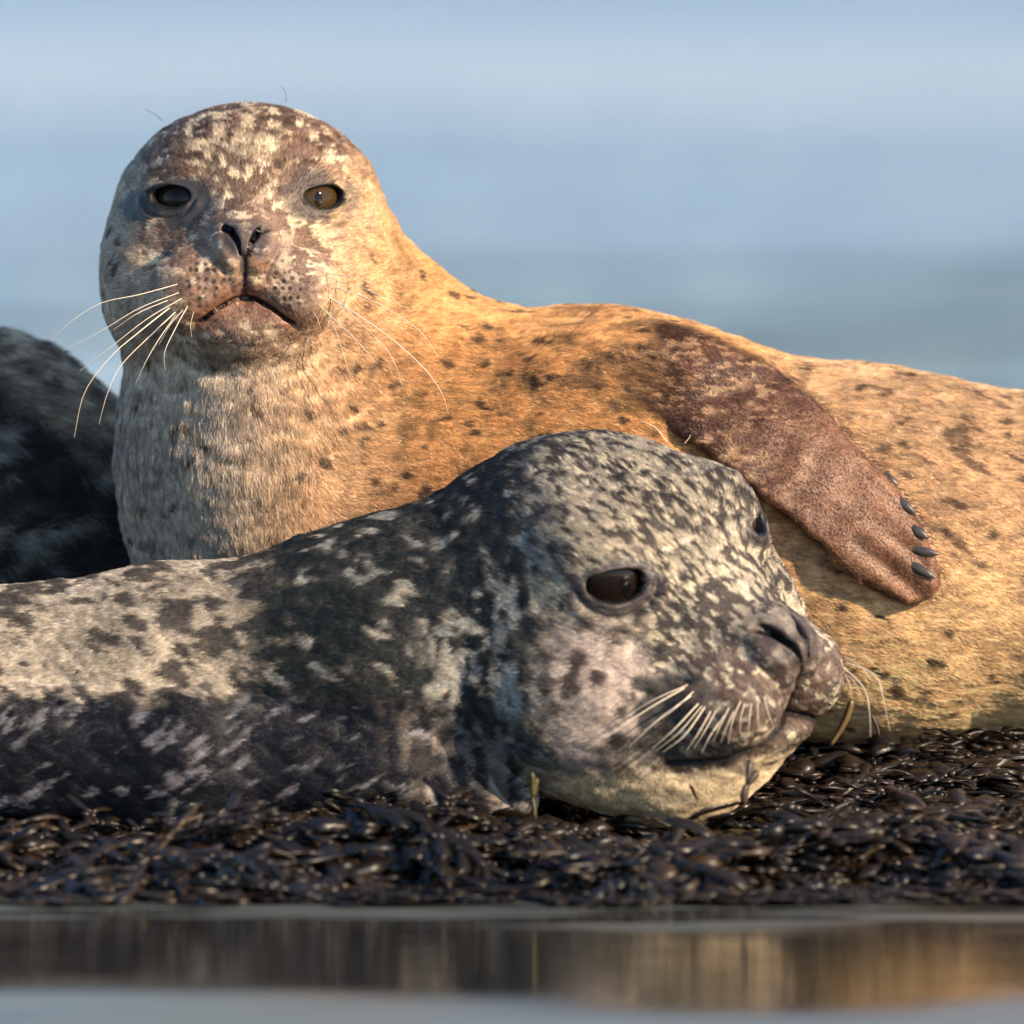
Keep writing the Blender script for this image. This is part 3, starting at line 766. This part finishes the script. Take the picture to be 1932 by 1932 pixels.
RNG = np.random.default_rng(7)
CAMM = np.array([966, -DIST / S, (CAM.z - Z0) / S - 966])
def build_fur(fn, coat, flow, co, tri, per, root, mat, length=17, width=0.85, lift=0.22, xr=(-120, 2060), messy=0.25, seed=1, lenfn=None, varfn=None):
    rng = np.random.default_rng(seed)
    A, B, Cc = co[tri[:, 0]], co[tri[:, 1]], co[tri[:, 2]]
    nrm = np.cross(B - A, Cc - A); ar = np.linalg.norm(nrm, axis=1) * 0.5 + 1e-9; nrm = nrm / (2 * ar[:, None])
    cen = (A + B + Cc) / 3
    vd = CAMM - cen; vd /= np.linalg.norm(vd, axis=1)[:, None]
    face = (nrm * vd).sum(1)
    wgt = ar * np.where(face > -0.35, 1.0, 0.0) * (cen[:, 0] > xr[0]) * (cen[:, 0] < xr[1])
    wgt = wgt * (0.55 + 0.45 * np.clip(face, 0, 1))
    N = int(wgt.sum() / per)
    cs = np.cumsum(wgt); ti = np.searchsorted(cs, rng.random(N) * cs[-1]); ti = np.minimum(ti, len(tri) - 1)
    r1 = np.sqrt(rng.random(N)); r2 = rng.random(N)
    P = (1 - r1)[:, None] * A[ti] + (r1 * (1 - r2))[:, None] * B[ti] + (r1 * r2)[:, None] * Cc[ti]
    P = P.astype(f32)
    Col, bald, gl = coat(P)
    keep = rng.random(N) > bald
    P = P[keep]; Col = Col[keep]; N = len(P)
    G = np.concatenate([grad(fn, P[i:i + 400000], 2.0) for i in range(0, N, 400000)]); G /= np.linalg.norm(G, axis=1)[:, None] + 1e-6
    D = flow(P)
    # locks that part and lie across each other a little
    for k, (s_, am) in enumerate(((60, 0.22), (22, 0.24))):
        D = D + am * np.stack([vnoise(P, s_, 101 + k), vnoise(P, s_, 103 + k), vnoise(P, s_, 105 + k)], -1)
    D = D + messy * rng.normal(size=(N, 3))
    D = D - (D * G).sum(1)[:, None] * G; D /= np.linalg.norm(D, axis=1)[:, None] + 1e-6
    ln = length * (0.6 + 0.7 * rng.random(N))
    if lenfn is not None: ln = ln * lenfn(P)
    lf = lift * (0.5 + 1.0 * rng.random(N)) + 0.10 * vnoise(P, 30, 107)
    var = varfn(P) if varfn is not None else 0
    lf = np.clip(lf + 0.10 * var, 0.05, 0.8)
    pts = np.empty((N, 4, 3), f32)
    pts[:, 0] = P - G * 1.0
    for k, t in ((1, 0.35), (2, 0.7), (3, 1.0)):
        hgt = lf * (t - 0.45 * t * t)
        pts[:, k] = P + D * (ln * t)[:, None] + G * (ln * hgt)[:, None]
    rad = np.empty((N, 4), f32); rad[:] = np.array([1.0, 0.9, 0.6, 0.12], f32) * width * 0.5
    hc = bpy.data.hair_curves.new('fur')
    hc.add_curves([4] * N)
    hc.attributes['position'].data.foreach_set('vector', to_world(pts.reshape(-1, 3)).astype(f32).ravel())
    ra = hc.attributes.get('radius') or hc.attributes.new('radius', 'FLOAT', 'POINT')
    ra.data.foreach_set('value', (rad * S).ravel().astype(f32))
    Col = np.clip(Col * (0.55 + 0.85 * rng.random(N) ** 1.3 + 0.16 * vnoise(P, (13, 13, 13), 109))[:, None], 0, 0.9)
    if varfn is not None: Col = np.clip(Col * (1 + 0.42 * var)[:, None], 0.003, 0.9)
    a = hc.attributes.new('coat', 'FLOAT_COLOR', 'CURVE')
    C4 = np.ones((N, 4), f32); C4[:, :3] = Col; a.data.foreach_set('color', C4.ravel())
    print('fur', root.name, N)
    o = link('fur', hc, root, mat)
    o['kind'] = 'stuff'
    return o

def varA(P):
    x = P[:, 0]; v = -P[:, 2]
    t = sstep(780, 560, x + 0.25 * (v - 700))
    return vnoise(P, (38, 38, 5), 131) * (1 - t) + vnoise(P, (5.5, 5.5, 26), 132) * t + 0.4 * vnoise(P, 7, 133)
def varB(P):
    W = P @ np.array([[0.80, 0, 0.6], [0, 1, 0], [-0.6, 0, 0.80]], f32)
    return vnoise(W, (26, 20, 5), 134) + 0.4 * vnoise(P, 7, 135)
def varC(P):
    W = P @ np.array([[0.90, 0, 0.44], [0, 1, 0], [-0.44, 0, 0.90]], f32)
    return 1.3 * vnoise(W, (60, 50, 9), 136)
def eye_obj(H, E, root, mat, iris):
    bm = bmesh.new(); bmesh.ops.create_icosphere(bm, subdivisions=6, radius=1)
    for v in bm.verts:
        v.co = v.co * H.eye['R'] * 1.05
    me = bpy.data.meshes.new('eye'); bm.to_mesh(me); bm.free()
    me.polygons.foreach_set('use_smooth', [True] * len(me.polygons))
    co = np.empty(len(me.vertices) * 3, f32); me.vertices.foreach_get('co', co); co = co.reshape(-1, 3) / (H.eye['R'] * 1.05)
    gz = np.array([0.36 * E['sg'], 0.93, 0.05]); gz = H.M @ (gz / np.linalg.norm(gz)); rt = H.M @ np.array([1.0, 0, 0]); up = H.M @ np.array([0, 0, 1.0])
    a_, b_, c_ = co @ rt - gz @ rt * (co @ gz), co @ up - gz @ up * (co @ gz), co @ gz
    ang = np.arccos(np.clip(c_, -1, 1))
    K = np.tile(np.array(iris, f32), (len(co), 1)) * (1 + 0.5 * np.sin(np.arctan2(b_, a_) * 23) * 0.4)[:, None]
    K = mix(K, (0.003, 0.003, 0.003), sstep(1.15, 0.8, np.sqrt((a_ / 0.13) ** 2 + (b_ / 0.24) ** 2)))
    K = mix(K, (0.004, 0.003, 0.003), sstep(0.72, 0.95, ang))
    set_color(me, K)
    c = H.model(E['c'])
    me.transform(Matrix.Translation(Vector(to_world(c))) @ Matrix.Scale(S * H.k, 4))
    return link('eye', me, root, mat)

def tube(name, pts, r0, r1, root, mat, seg=6, n=14):
    """whisker: smooth curve through the points, tapering to its tip; points in model units"""
    P = [np.asarray(p, float) for p in pts]
    P = [2 * P[0] - P[1]] + P + [2 * P[-1] - P[-2]]
    C = []
    m = len(P) - 3
    for i in range(n + 1):
        t = i / n * m; k = min(int(t), m - 1); t -= k
        a, b, c, d = P[k:k + 4]
        C.append(0.5 * ((2 * b) + (c - a) * t + (2 * a - 5 * b + 4 * c - d) * t * t + (3 * b - a - 3 * c + d) * t ** 3))
    C = np.array(C); V = []; F = []
    for i, p in enumerate(C):
        tg = C[min(i + 1, n)] - C[max(i - 1, 0)]; tg /= np.linalg.norm(tg) + 1e-9
        s1 = np.cross(tg, [0.1, 1, 0.05]); s1 /= np.linalg.norm(s1) + 1e-9; s2 = np.cross(tg, s1)
        r = r0 + (r1 - r0) * (i / n) ** 0.9
        for k in range(seg):
            an = 2 * math.pi * k / seg; V.append(p + r * (s1 * math.cos(an) + s2 * math.sin(an)))
        if i:
            for k in range(seg):
                b0 = (i - 1) * seg; F.append((b0 + k, b0 + (k + 1) % seg, b0 + seg + (k + 1) % seg, b0 + seg + k))
    me = mesh_from(name, to_world(np.array(V)), np.array(F))
    me.polygons.foreach_set('use_smooth', [True] * len(me.polygons))
    return link(name, me, root, mat)

def root_at(name, p):
    o = bpy.data.objects.new(name, None); COL.objects.link(o); o.empty_display_size = 0.05
    return o

def surf_point(fn, u, v, d0=-900, d1=900):
    """first point of a body met by the line of sight through (u, v), in model units"""
    ds = np.arange(d0, d1, 4.0); P = np.array([U(u, v, d) for d in ds], f32); s = fn(P)
    i = int(np.argmax(s < 0)) if (s < 0).any() else int(np.argmin(s))
    return U(u, v, ds[i])

def whisker(fn, root, pts, mat, r=1.1, out=60):
    """pts: where it is seen, root first; it leaves the pad towards the camera side and sweeps back"""
    p0 = surf_point(fn, *pts[0]); P = [p0]
    n = len(pts)
    for i, q in enumerate(pts[1:], 1):
        t = i / (n - 1)
        P.append(U(q[0], q[1], p0[1] - out * math.sin(t * 2.2) ))
    tube('whisker', P, r, 0.35, root, mat)

QUICK = globals().get('QUICK_FUR', 1.0)

# ---- seal A
rootA = root_at('seal', None)
bodyA, coA, triA = build_body('body', sdA, coatA, (-150, 0, -1560), (3950, 1200, -80), 12,
    [lambda c: (c[:, 0] < 2150) & (c[:, 1] < 900),
     lambda c: (np.sqrt((HA.local(c) ** 2).sum(-1)) < 420) & (c[:, 1] < 560) | ((polysd(c[:, [0, 2]], FLV) < 25) & (polysd(c[:, [0, 2]], FLV) > -60) & (c[:, 1] < 420)),
     lambda c: (lambda L: (L[:, 1] > -40) & (np.abs(L[:, 0]) < 200) & (L[:, 2] > -300) & (L[:, 2] < 70))(HA.local(c))], rootA)
tag(rootA, 'large pale tan spotted seal with raised head facing the camera and brown flipper', 'seal', 'seals resting on the seaweed bank')
def lenA(P):
    L = HA.local(P)
    muz = sstep(60, 140, L[:, 1]) * sstep(-330, -280, L[:, 2])
    return (1 - 0.68 * muz) * (1 - 0.25 * sstep(-300, -200, L[:, 1]) * sstep(-300, -200, L[:, 2])) * (1 - 0.60 * sstep(15, -5, polysd(P[:, [0, 2]], FLV)) * sstep(1200, 1350, P[:, 0]))
build_fur(sdA, coatA, flowA, coA, triA, 4.2, rootA, M_FUR_DRY, 15, 1.0, 0.18, messy=0.13, seed=2, lenfn=lenA, varfn=varA)
for E in HA.eyes: eye_obj(HA, E, rootA, M_EYE, (0.014, 0.009, 0.006) if E['sg'] < 0 else (0.046, 0.026, 0.009))  # iris on the shaded side painted darker, the sunlit one amber

# ---- seal B
rootB = root_at('seal', None)
bodyB, coB, triB = build_body('body', sdB, coatB, (-1650, -720, -1720), (1720, 320, -740), 12,
    [lambda c: (c[:, 0] > -150) & (c[:, 1] < 150),
     lambda c: (np.sqrt((HB.local(c) ** 2).sum(-1)) < 400) & (c[:, 1] < 0) | ((c[:, 1] < -200) & (c[:, 0] > 650) & (c[:, 0] < 1050)),
     lambda c: (lambda L: (L[:, 1] > -50) & (np.abs(L[:, 0]) < 210) & (L[:, 2] > -300) & (L[:, 2] < 70))(HB.local(c))], rootB)
tag(rootB, 'grey black mottled seal lying low in front with its snout pointing right', 'seal', 'seals resting on the seaweed bank')
def lenB(P):
    L = HB.local(P)
    return 1 - 0.5 * sstep(20, 120, L[:, 1]) - 0.2 * sstep(-300, -200, L[:, 1])
build_fur(sdB, coatB, flowB, coB, triB, 4.6, rootB, M_FUR_DAMP, 15, 1.05, 0.16, xr=(-120, 1700), messy=0.12, seed=3, lenfn=lenB, varfn=varB)
for E in HB.eyes: eye_obj(HB, E, rootB, M_EYE, (0.010, 0.006, 0.005))

# ---- seal C
rootC = root_at('seal', None)
bodyC, coC, triC = build_body('body', sdC, coatC, (-2150, 500, -1560), (1000, 1600, -480), 16,
    [lambda c: (c[:, 0] > -250) & (c[:, 0] < 450)], rootC)
tag(rootC, 'shaggy black brown seal at the left edge behind the pale seal', 'seal', 'seals resting on the seaweed bank')
build_fur(sdC, coatC, flowC, coC, triC, 6, rootC, M_FUR_DRY, 34, 1.4, 0.42, xr=(-200, 420), messy=0.35, seed=4, varfn=varC)

# ------------------------------------------------------------------ whiskers and claws
WA = [  # (points as seen, radius, bow towards the camera)
    ([(336, 536), (262, 556), (190, 572), (130, 610), (97, 645)], 0.9), ([(338, 552), (262, 582), (190, 625), (118, 662)], 0.8),
    ([(345, 562), (280, 600), (215, 650), (150, 700)], 0.9), ([(321, 580), (268, 622), (210, 672), (160, 740), (140, 825)], 1.5),
    ([(332, 588), (285, 632), (228, 690), (202, 745), (187, 800)], 1.2), ([(334, 591), (300, 640), (276, 681), (257, 722)], 1.0),
    ([(355, 576), (332, 618), (311, 664), (312, 698)], 1.1), ([(346, 584), (322, 612), (300, 650)], 0.8), ([(318, 566), (262, 590), (214, 622)], 0.9),
    ([(366, 588), (360, 612), (362, 636)], 0.7),
    ([(632, 542), (689, 561), (745, 591), (797, 629), (827, 674)], 1.4), ([(621, 561), (677, 595), (745, 644), (805, 700), (835, 745), (846, 782)], 1.6),
    ([(614, 516), (670, 524), (715, 542), (760, 580)], 0.9), ([(606, 580), (651, 621), (681, 651), (711, 685)], 1.2),
    ([(628, 566), (689, 617), (737, 670), (760, 730)], 0.9), ([(591, 587), (600, 604), (606, 622)], 0.9), ([(616, 584), (640, 640), (664, 722)], 0.7),
    ([(634, 530), (690, 545), (740, 572)], 0.8)]
for pts, r in WA: whisker(sdA, rootA, pts, M_WH, r, 70)
whisker(sdA, rootA, [(308, 229), (293, 215), (274, 207)], M_WHD, 0.7, 5)
whisker(sdA, rootA, [(541, 192), (539, 174), (531, 162)], M_WHD, 0.6, 5)
WB = [([(1296, 1296), (1228, 1335), (1160, 1380), (1105, 1414)], 1.5), ([(1304, 1313), (1243, 1358), (1187, 1410)], 1.5), ([(1318, 1328), (1273, 1376), (1232, 1412)], 1.4),
      ([(1330, 1335), (1292, 1388), (1251, 1420)], 1.4), ([(1341, 1343), (1318, 1384), (1296, 1416)], 1.3), ([(1367, 1350), (1341, 1388), (1324, 1420)], 1.3),
      ([(1376, 1335), (1358, 1372), (1346, 1398)], 1.1), ([(1397, 1324), (1382, 1362), (1375, 1403)], 1.1), ([(1405, 1328), (1398, 1356), (1397, 1384)], 1.0),
      ([(1418, 1328), (1414, 1360), (1412, 1391)], 1.0), ([(1442, 1316), (1450, 1347), (1460, 1371)], 1.1), ([(1310, 1304), (1270, 1340), (1215, 1378)], 1.1),
      ([(1592, 1260), (1630, 1298), (1641, 1343), (1643, 1391)], 1.3), ([(1596, 1250), (1652, 1275), (1667, 1320), (1680, 1380)], 1.1),
      ([(1590, 1268), (1611, 1286), (1625, 1312)], 0.9), ([(1598, 1225), (1625, 1232), (1648, 1252)], 0.8), ([(1596, 1240), (1628, 1262), (1655, 1300)], 0.8)]
WB += [([(1352, 1340), (1330, 1380), (1310, 1412)], 1.0), ([(1386, 1340), (1370, 1375), (1360, 1402)], 0.9), ([(1300, 1292), (1240, 1318), (1180, 1352)], 1.0),
       ([(1325, 1332), (1282, 1382), (1240, 1416)], 0.9), ([(1430, 1322), (1430, 1350), (1432, 1376)], 0.9), ([(1594, 1272), (1604, 1294), (1608, 1318)], 0.8)]
for pts, r in WB: whisker(sdB, rootB, pts, M_WH, r * 1.1, 44)
whisker(sdB, rootB, [(1258, 833), (1236, 806), (1206, 793)], M_WH, 1.1, 5)
whisker(sdB, rootB, [(1292, 836), (1300, 826), (1303, 820)], M_WH, 0.8, 2)

def claw(u0, v0, u1, v1):
    p0 = surf_point(sdA, u0, v0); p1 = U(u1, v1, p0[1] - 2); p1 = p0 + (p1 - p0) * 0.92; p0 = p0 - (p1 - p0) * 0.2 + np.array([0, 4, 0], f32)
    ax = p1 - p0; L = np.linalg.norm(ax); ax /= L
    n = np.array([0, -1.0, 0]); b = np.cross(ax, n); V = []; F = []; K = 10; R = 9
    for i in range(R):
        t = i / (R - 1); w_ = 9.0 * (1 - t ** 3.2) + 0.8; h_ = 6.5 * (1 - t ** 1.5) + 0.8
        c = p0 + ax * L * t + n * (5 * math.sin(t * 2.6))
        for k in range(K):
            an = 2 * math.pi * k / K; V.append(c + b * w_ * math.cos(an) + n * h_ * (math.sin(an) if math.sin(an) > 0 else 0.5 * math.sin(an)))
        if i:
            for k in range(K):
                q = (i - 1) * K; F.append((q + k, q + (k + 1) % K, q + K + (k + 1) % K, q + K + k))
    me = mesh_from('claw', to_world(np.array(V)), np.array(F)); me.polygons.foreach_set('use_smooth', [True] * len(me.polygons))
    link('claw', me, rootA, M_CLAW)
for q in ((1672, 900, 1699, 922), (1700, 948, 1730, 972), (1726, 1000, 1755, 1018), (1730, 1038, 1775, 1047), (1727, 1070, 1770, 1094)): claw(*q)

# ------------------------------------------------------------------ seaweed
def ribbon(V, F, C, pts, w, th, col):
    """closed strip of lens section along pts (n,3) with widths w; lies in the local xy plane"""
    n = len(pts); b0 = len(V)
    for i in range(n):
        t = pts[min(i + 1, n - 1)] - pts[max(i - 1, 0)]; t = t / (np.linalg.norm(t) + 1e-9)
        up = np.array([0, 0, 1.0]); s = np.cross(up, t); s /= np.linalg.norm(s) + 1e-9; nn = np.cross(t, s)
        for a, h in ((-1, 0.15), (0, 1.0), (1, 0.15), (0, -0.4)):
            V.append(pts[i] + s * a * w[i] + nn * h * th[i]); C.append(col)
        if i:
            for k in range(4):
                q = b0 + (i - 1) * 4; F.append((q + k, q + (k + 1) % 4, q + 4 + (k + 1) % 4, q + 4 + k))
    for q in (b0, b0 + (n - 1) * 4): F.append((q, q + 1, q + 2, q + 3) if q != b0 else (q + 3, q + 2, q + 1, q))
def ball(V, F, C, c, r, col, seg=8, rings=5):
    b0 = len(V)
    for i in range(rings + 1):
        ph = math.pi * i / rings
        for k in range(seg):
            th = 2 * math.pi * k / seg
            V.append(c + r * np.array([math.sin(ph) * math.cos(th), math.sin(ph) * math.sin(th), math.cos(ph) * 0.8])); C.append(col)
        if i:
            for k in range(seg):
                q = b0 + (i - 1) * seg; F.append((q + k, q + seg + k, q + seg + (k + 1) % seg, q + (k + 1) % seg))
def frond(seed, gens=4, wid=0.0055, seglen=0.022, rise=0.25, col=(0.5, 0.5, 0.5)):
    r = np.random.default_rng(seed); V, F, C = [], [], []
    def grow(p, ang, g, el, tw):
        L = seglen * r.uniform(0.7, 1.3); n = 6; pts = [p]
        a = ang; e = el
        for i in range(n - 1):
            a += r.normal(0, 0.16); e = e * 0.8 + r.normal(0, 0.10)
            pts.append(pts[-1] + L / (n - 1) * np.array([math.cos(a) * math.cos(e), math.sin(a) * math.cos(e), math.sin(e)]))
        pts = np.array(pts); t = np.linspace(0, 1, n)
        wv = wid * (0.75 + 0.25 * np.sin(t * math.pi)) * r.uniform(0.8, 1.2)
        tip = g == 0
        if tip: wv = wid * np.interp(t, [0, 0.35, 0.75, 0.93, 1], [0.7, 1.0, 1.25, 0.9, 0.3])
        th = wv * (0.40 if tip else 0.16)
        ribbon(V, F, C, pts, wv, th, col)
        if not tip and r.random() < 0.28:
            for sd_ in (-1, 1):
                k = n // 2; tt = pts[k + 1] - pts[k - 1]; s = np.cross([0, 0, 1.0], tt); s /= np.linalg.norm(s) + 1e-9
                ball(V, F, C, pts[k] + s * sd_ * wid * 0.55 + np.array([0, 0, 0.001]), wid * r.uniform(0.6, 0.85), col)
        if not tip:
            sp = r.uniform(0.3, 0.6)
            grow(pts[-1], a + sp, g - 1, e * 0.5 + r.normal(0, 0.12), tw)
            if r.random() < 0.85: grow(pts[-1], a - sp, g - 1, e + r.normal(0, 0.15), tw)
    grow(np.zeros(3), 0.0, gens, rise, 0)
    tri = []
    for f in F: tri.append(f)
    return np.array(V), np.array(tri), np.array(C)

def weed_mat():
    m, n, p, o = new_mat('wet bladder wrack')
    a = n.nodes.new('ShaderNodeAttribute'); a.attribute_name = 'coat'
    n.links.new(a.outputs['Color'], p.inputs['Base Color'])
    p.inputs['Roughness'].default_value = 0.40; p.inputs['Specular IOR Level'].default_value = 0.5
    p.inputs['Subsurface Weight'].default_value = 0.0
    tc = n.nodes.new('ShaderNodeTexCoord'); no = n.nodes.new('ShaderNodeTexNoise'); no.inputs['Scale'].default_value = 350; no.inputs['Detail'].default_value = 3
    b = n.nodes.new('ShaderNodeBump'); b.inputs['Strength'].default_value = 0.35; b.inputs['Distance'].default_value = 0.001
    n.links.new(tc.outputs['Object'], no.inputs['Vector']); n.links.new(no.outputs['Fac'], b.inputs['Height']); n.links.new(b.outputs[0], p.inputs['Normal'])
    return m
M_WEED = weed_mat()
def seaweed():
    temps = [frond(200 + i, gens=[3, 4, 2, 2][i % 4], wid=[0.0062, 0.0042, 0.0085, 0.0115][i % 4], seglen=[0.030, 0.024, 0.036, 0.026][i % 4], rise=[0.05, 0.0, 0.0, 0.12][i % 4]) for i in range(16)]
    rng = np.random.default_rng(11)
    VV, FF, CC = [], [], []; base = 0
    N = 5200
    X = rng.uniform(-0.62, 0.66, N); Y = -0.52 + 0.92 * rng.random(N) ** 1.15
    H = bank_h(X, Y)
    e = 0.01; gx = (bank_h(X + e, Y) - H) / e; gy = (bank_h(X, Y + e) - H) / e
    MP = np.stack([X / S + 966, Y / S, (H - Z0 + 0.02) / S - 966], -1).astype(f32)
    inside = np.minimum(np.minimum(sdB(MP), sdA(MP)), sdC(MP))
    tone = vnoise(np.stack([X, Y, X * 0], -1).astype(f32), 0.16, 120)
    for i in range(N):
        if H[i] < -0.035 or inside[i] < -4: continue
        V, F, C = temps[rng.integers(16)]
        yaw = rng.uniform(0, 2 * math.pi) if rng.random() < 0.5 else rng.normal(-math.pi / 2, 0.9)
        if inside[i] < 55 and rng.random() < 0.8:
            yaw = rng.normal(-math.pi / 2, 1.0)
        s = rng.uniform(0.55, 1.35)
        c, sn = math.cos(yaw), math.sin(yaw)
        P = V * s; P = np.stack([P[:, 0] * c - P[:, 1] * sn, P[:, 0] * sn + P[:, 1] * c, P[:, 2]], -1)
        # curl over and follow the slope
        rr = np.hypot(P[:, 0], P[:, 1])
        P[:, 2] += P[:, 0] * min(max(gx[i], -0.25), 0.25) + P[:, 1] * min(max(gy[i], -0.3), 0.3) - 2.0 * rr * rr * rng.uniform(0.3, 1.4) + rng.uniform(0.0, 0.008)
        P[:, 2] += rng.normal(0, 0.10) * rr
        P += [X[i], Y[i], H[i]]
        k = rng.random(); t = tone[i]
        if t > 0.15 and k < 0.5: col = np.array([0.085, 0.052, 0.018])
        elif k < 0.6: col = np.array([0.042, 0.025, 0.012])
        elif k < 0.85: col = np.array([0.020, 0.016, 0.014])
        else: col = np.array([0.065, 0.045, 0.020])
        col = col * rng.uniform(0.6, 1.5)
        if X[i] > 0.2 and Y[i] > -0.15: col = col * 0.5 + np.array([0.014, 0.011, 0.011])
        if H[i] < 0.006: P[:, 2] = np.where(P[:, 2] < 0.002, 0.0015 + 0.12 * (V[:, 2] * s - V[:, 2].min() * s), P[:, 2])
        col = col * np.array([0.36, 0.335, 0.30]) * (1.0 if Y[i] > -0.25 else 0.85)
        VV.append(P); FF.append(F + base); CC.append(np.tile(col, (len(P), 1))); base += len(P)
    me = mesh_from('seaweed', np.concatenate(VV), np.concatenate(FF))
    set_color(me, np.concatenate(CC)); me.polygons.foreach_set('use_smooth', np.ones(len(me.polygons), bool))
    tag(link('seaweed', me, None, M_WEED), 'matted dark wet bladder wrack covering the bank', kind='stuff')
    print('weed', base)
seaweed()

def lone_frond(seed, u, v, d, tall, yaw, el, wid, gens, col, label, lean=0.0):
    V, F, C = frond(seed, gens=gens, wid=wid, seglen=tall, rise=el)
    c, sn = math.cos(yaw), math.sin(yaw)
    # stand it up: local x becomes up, local y across the view
    P = np.stack([V[:, 1] * c - V[:, 2] * sn, V[:, 1] * sn + V[:, 2] * c, V[:, 0]], -1)
    P[:, 0] += P[:, 2] * lean
    P = P + to_world(U(u, v, d))
    me = mesh_from('seaweed_frond', P, F); set_color(me, np.tile(np.array(col), (len(P), 1)))
    me.polygons.foreach_set('use_smooth', [True] * len(me.polygons))
    tag(link('seaweed_frond', me, None, M_WEED), label, 'seaweed', 'single fronds standing up from the weed')
def blade():
    V, F, C = [], [], []; t = np.linspace(0, 1, 12)
    a, b = U(1566, 1408, -40), U(1607, 1322, -70)
    P = a + (b - a) * t[:, None] + np.stack([6 * np.sin(t * 3), 0 * t, 0 * t], -1)
    P = to_world(P); wv = 0.0030 * np.interp(t, [0, 0.6, 0.9, 1], [0.7, 1.1, 1.0, 0.55])
    ribbon(V, F, C, np.stack([P[:, 0], P[:, 2], -P[:, 1]], -1), wv, wv * 0.35, (0.17, 0.11, 0.05))
    V = np.array(V); V = np.stack([V[:, 0], -V[:, 2], V[:, 1]], -1)
    me = mesh_from('seaweed_frond', V, np.array(F)); set_color(me, np.array(C)); me.polygons.foreach_set('use_smooth', [True] * len(me.polygons))
    tag(link('seaweed_frond', me, None, M_WEED), 'short amber blade of seaweed standing upright just below the front seal snout', 'seaweed', 'single fronds standing up from the weed')
blade()
lone_frond(302, 1405, 1520, -600, 0.017, 0.1, -0.3, 0.0030, 1, (0.07, 0.05, 0.035), 'forked brown seaweed frond standing in front of the cream throat')
lone_frond(303, 1318, 1512, -560, 0.022, 0.1, -0.6, 0.0016, 0, (0.05, 0.02, 0.012), 'thin reddish seaweed stalk leaning left in front of the cream throat', -0.6)
lone_frond(304, 1010, 1545, -540, 0.018, 0.3, 0.05, 0.0022, 1, (0.075, 0.062, 0.025), 'pale olive forked seaweed sprig between the dark flipper and the throat')
lone_frond(305, 1660, 1392, 60, 0.020, 0.2, -0.25, 0.0015, 0, (0.05, 0.03, 0.02), 'thin dark seaweed stalk against the golden belly at the right', -0.1)
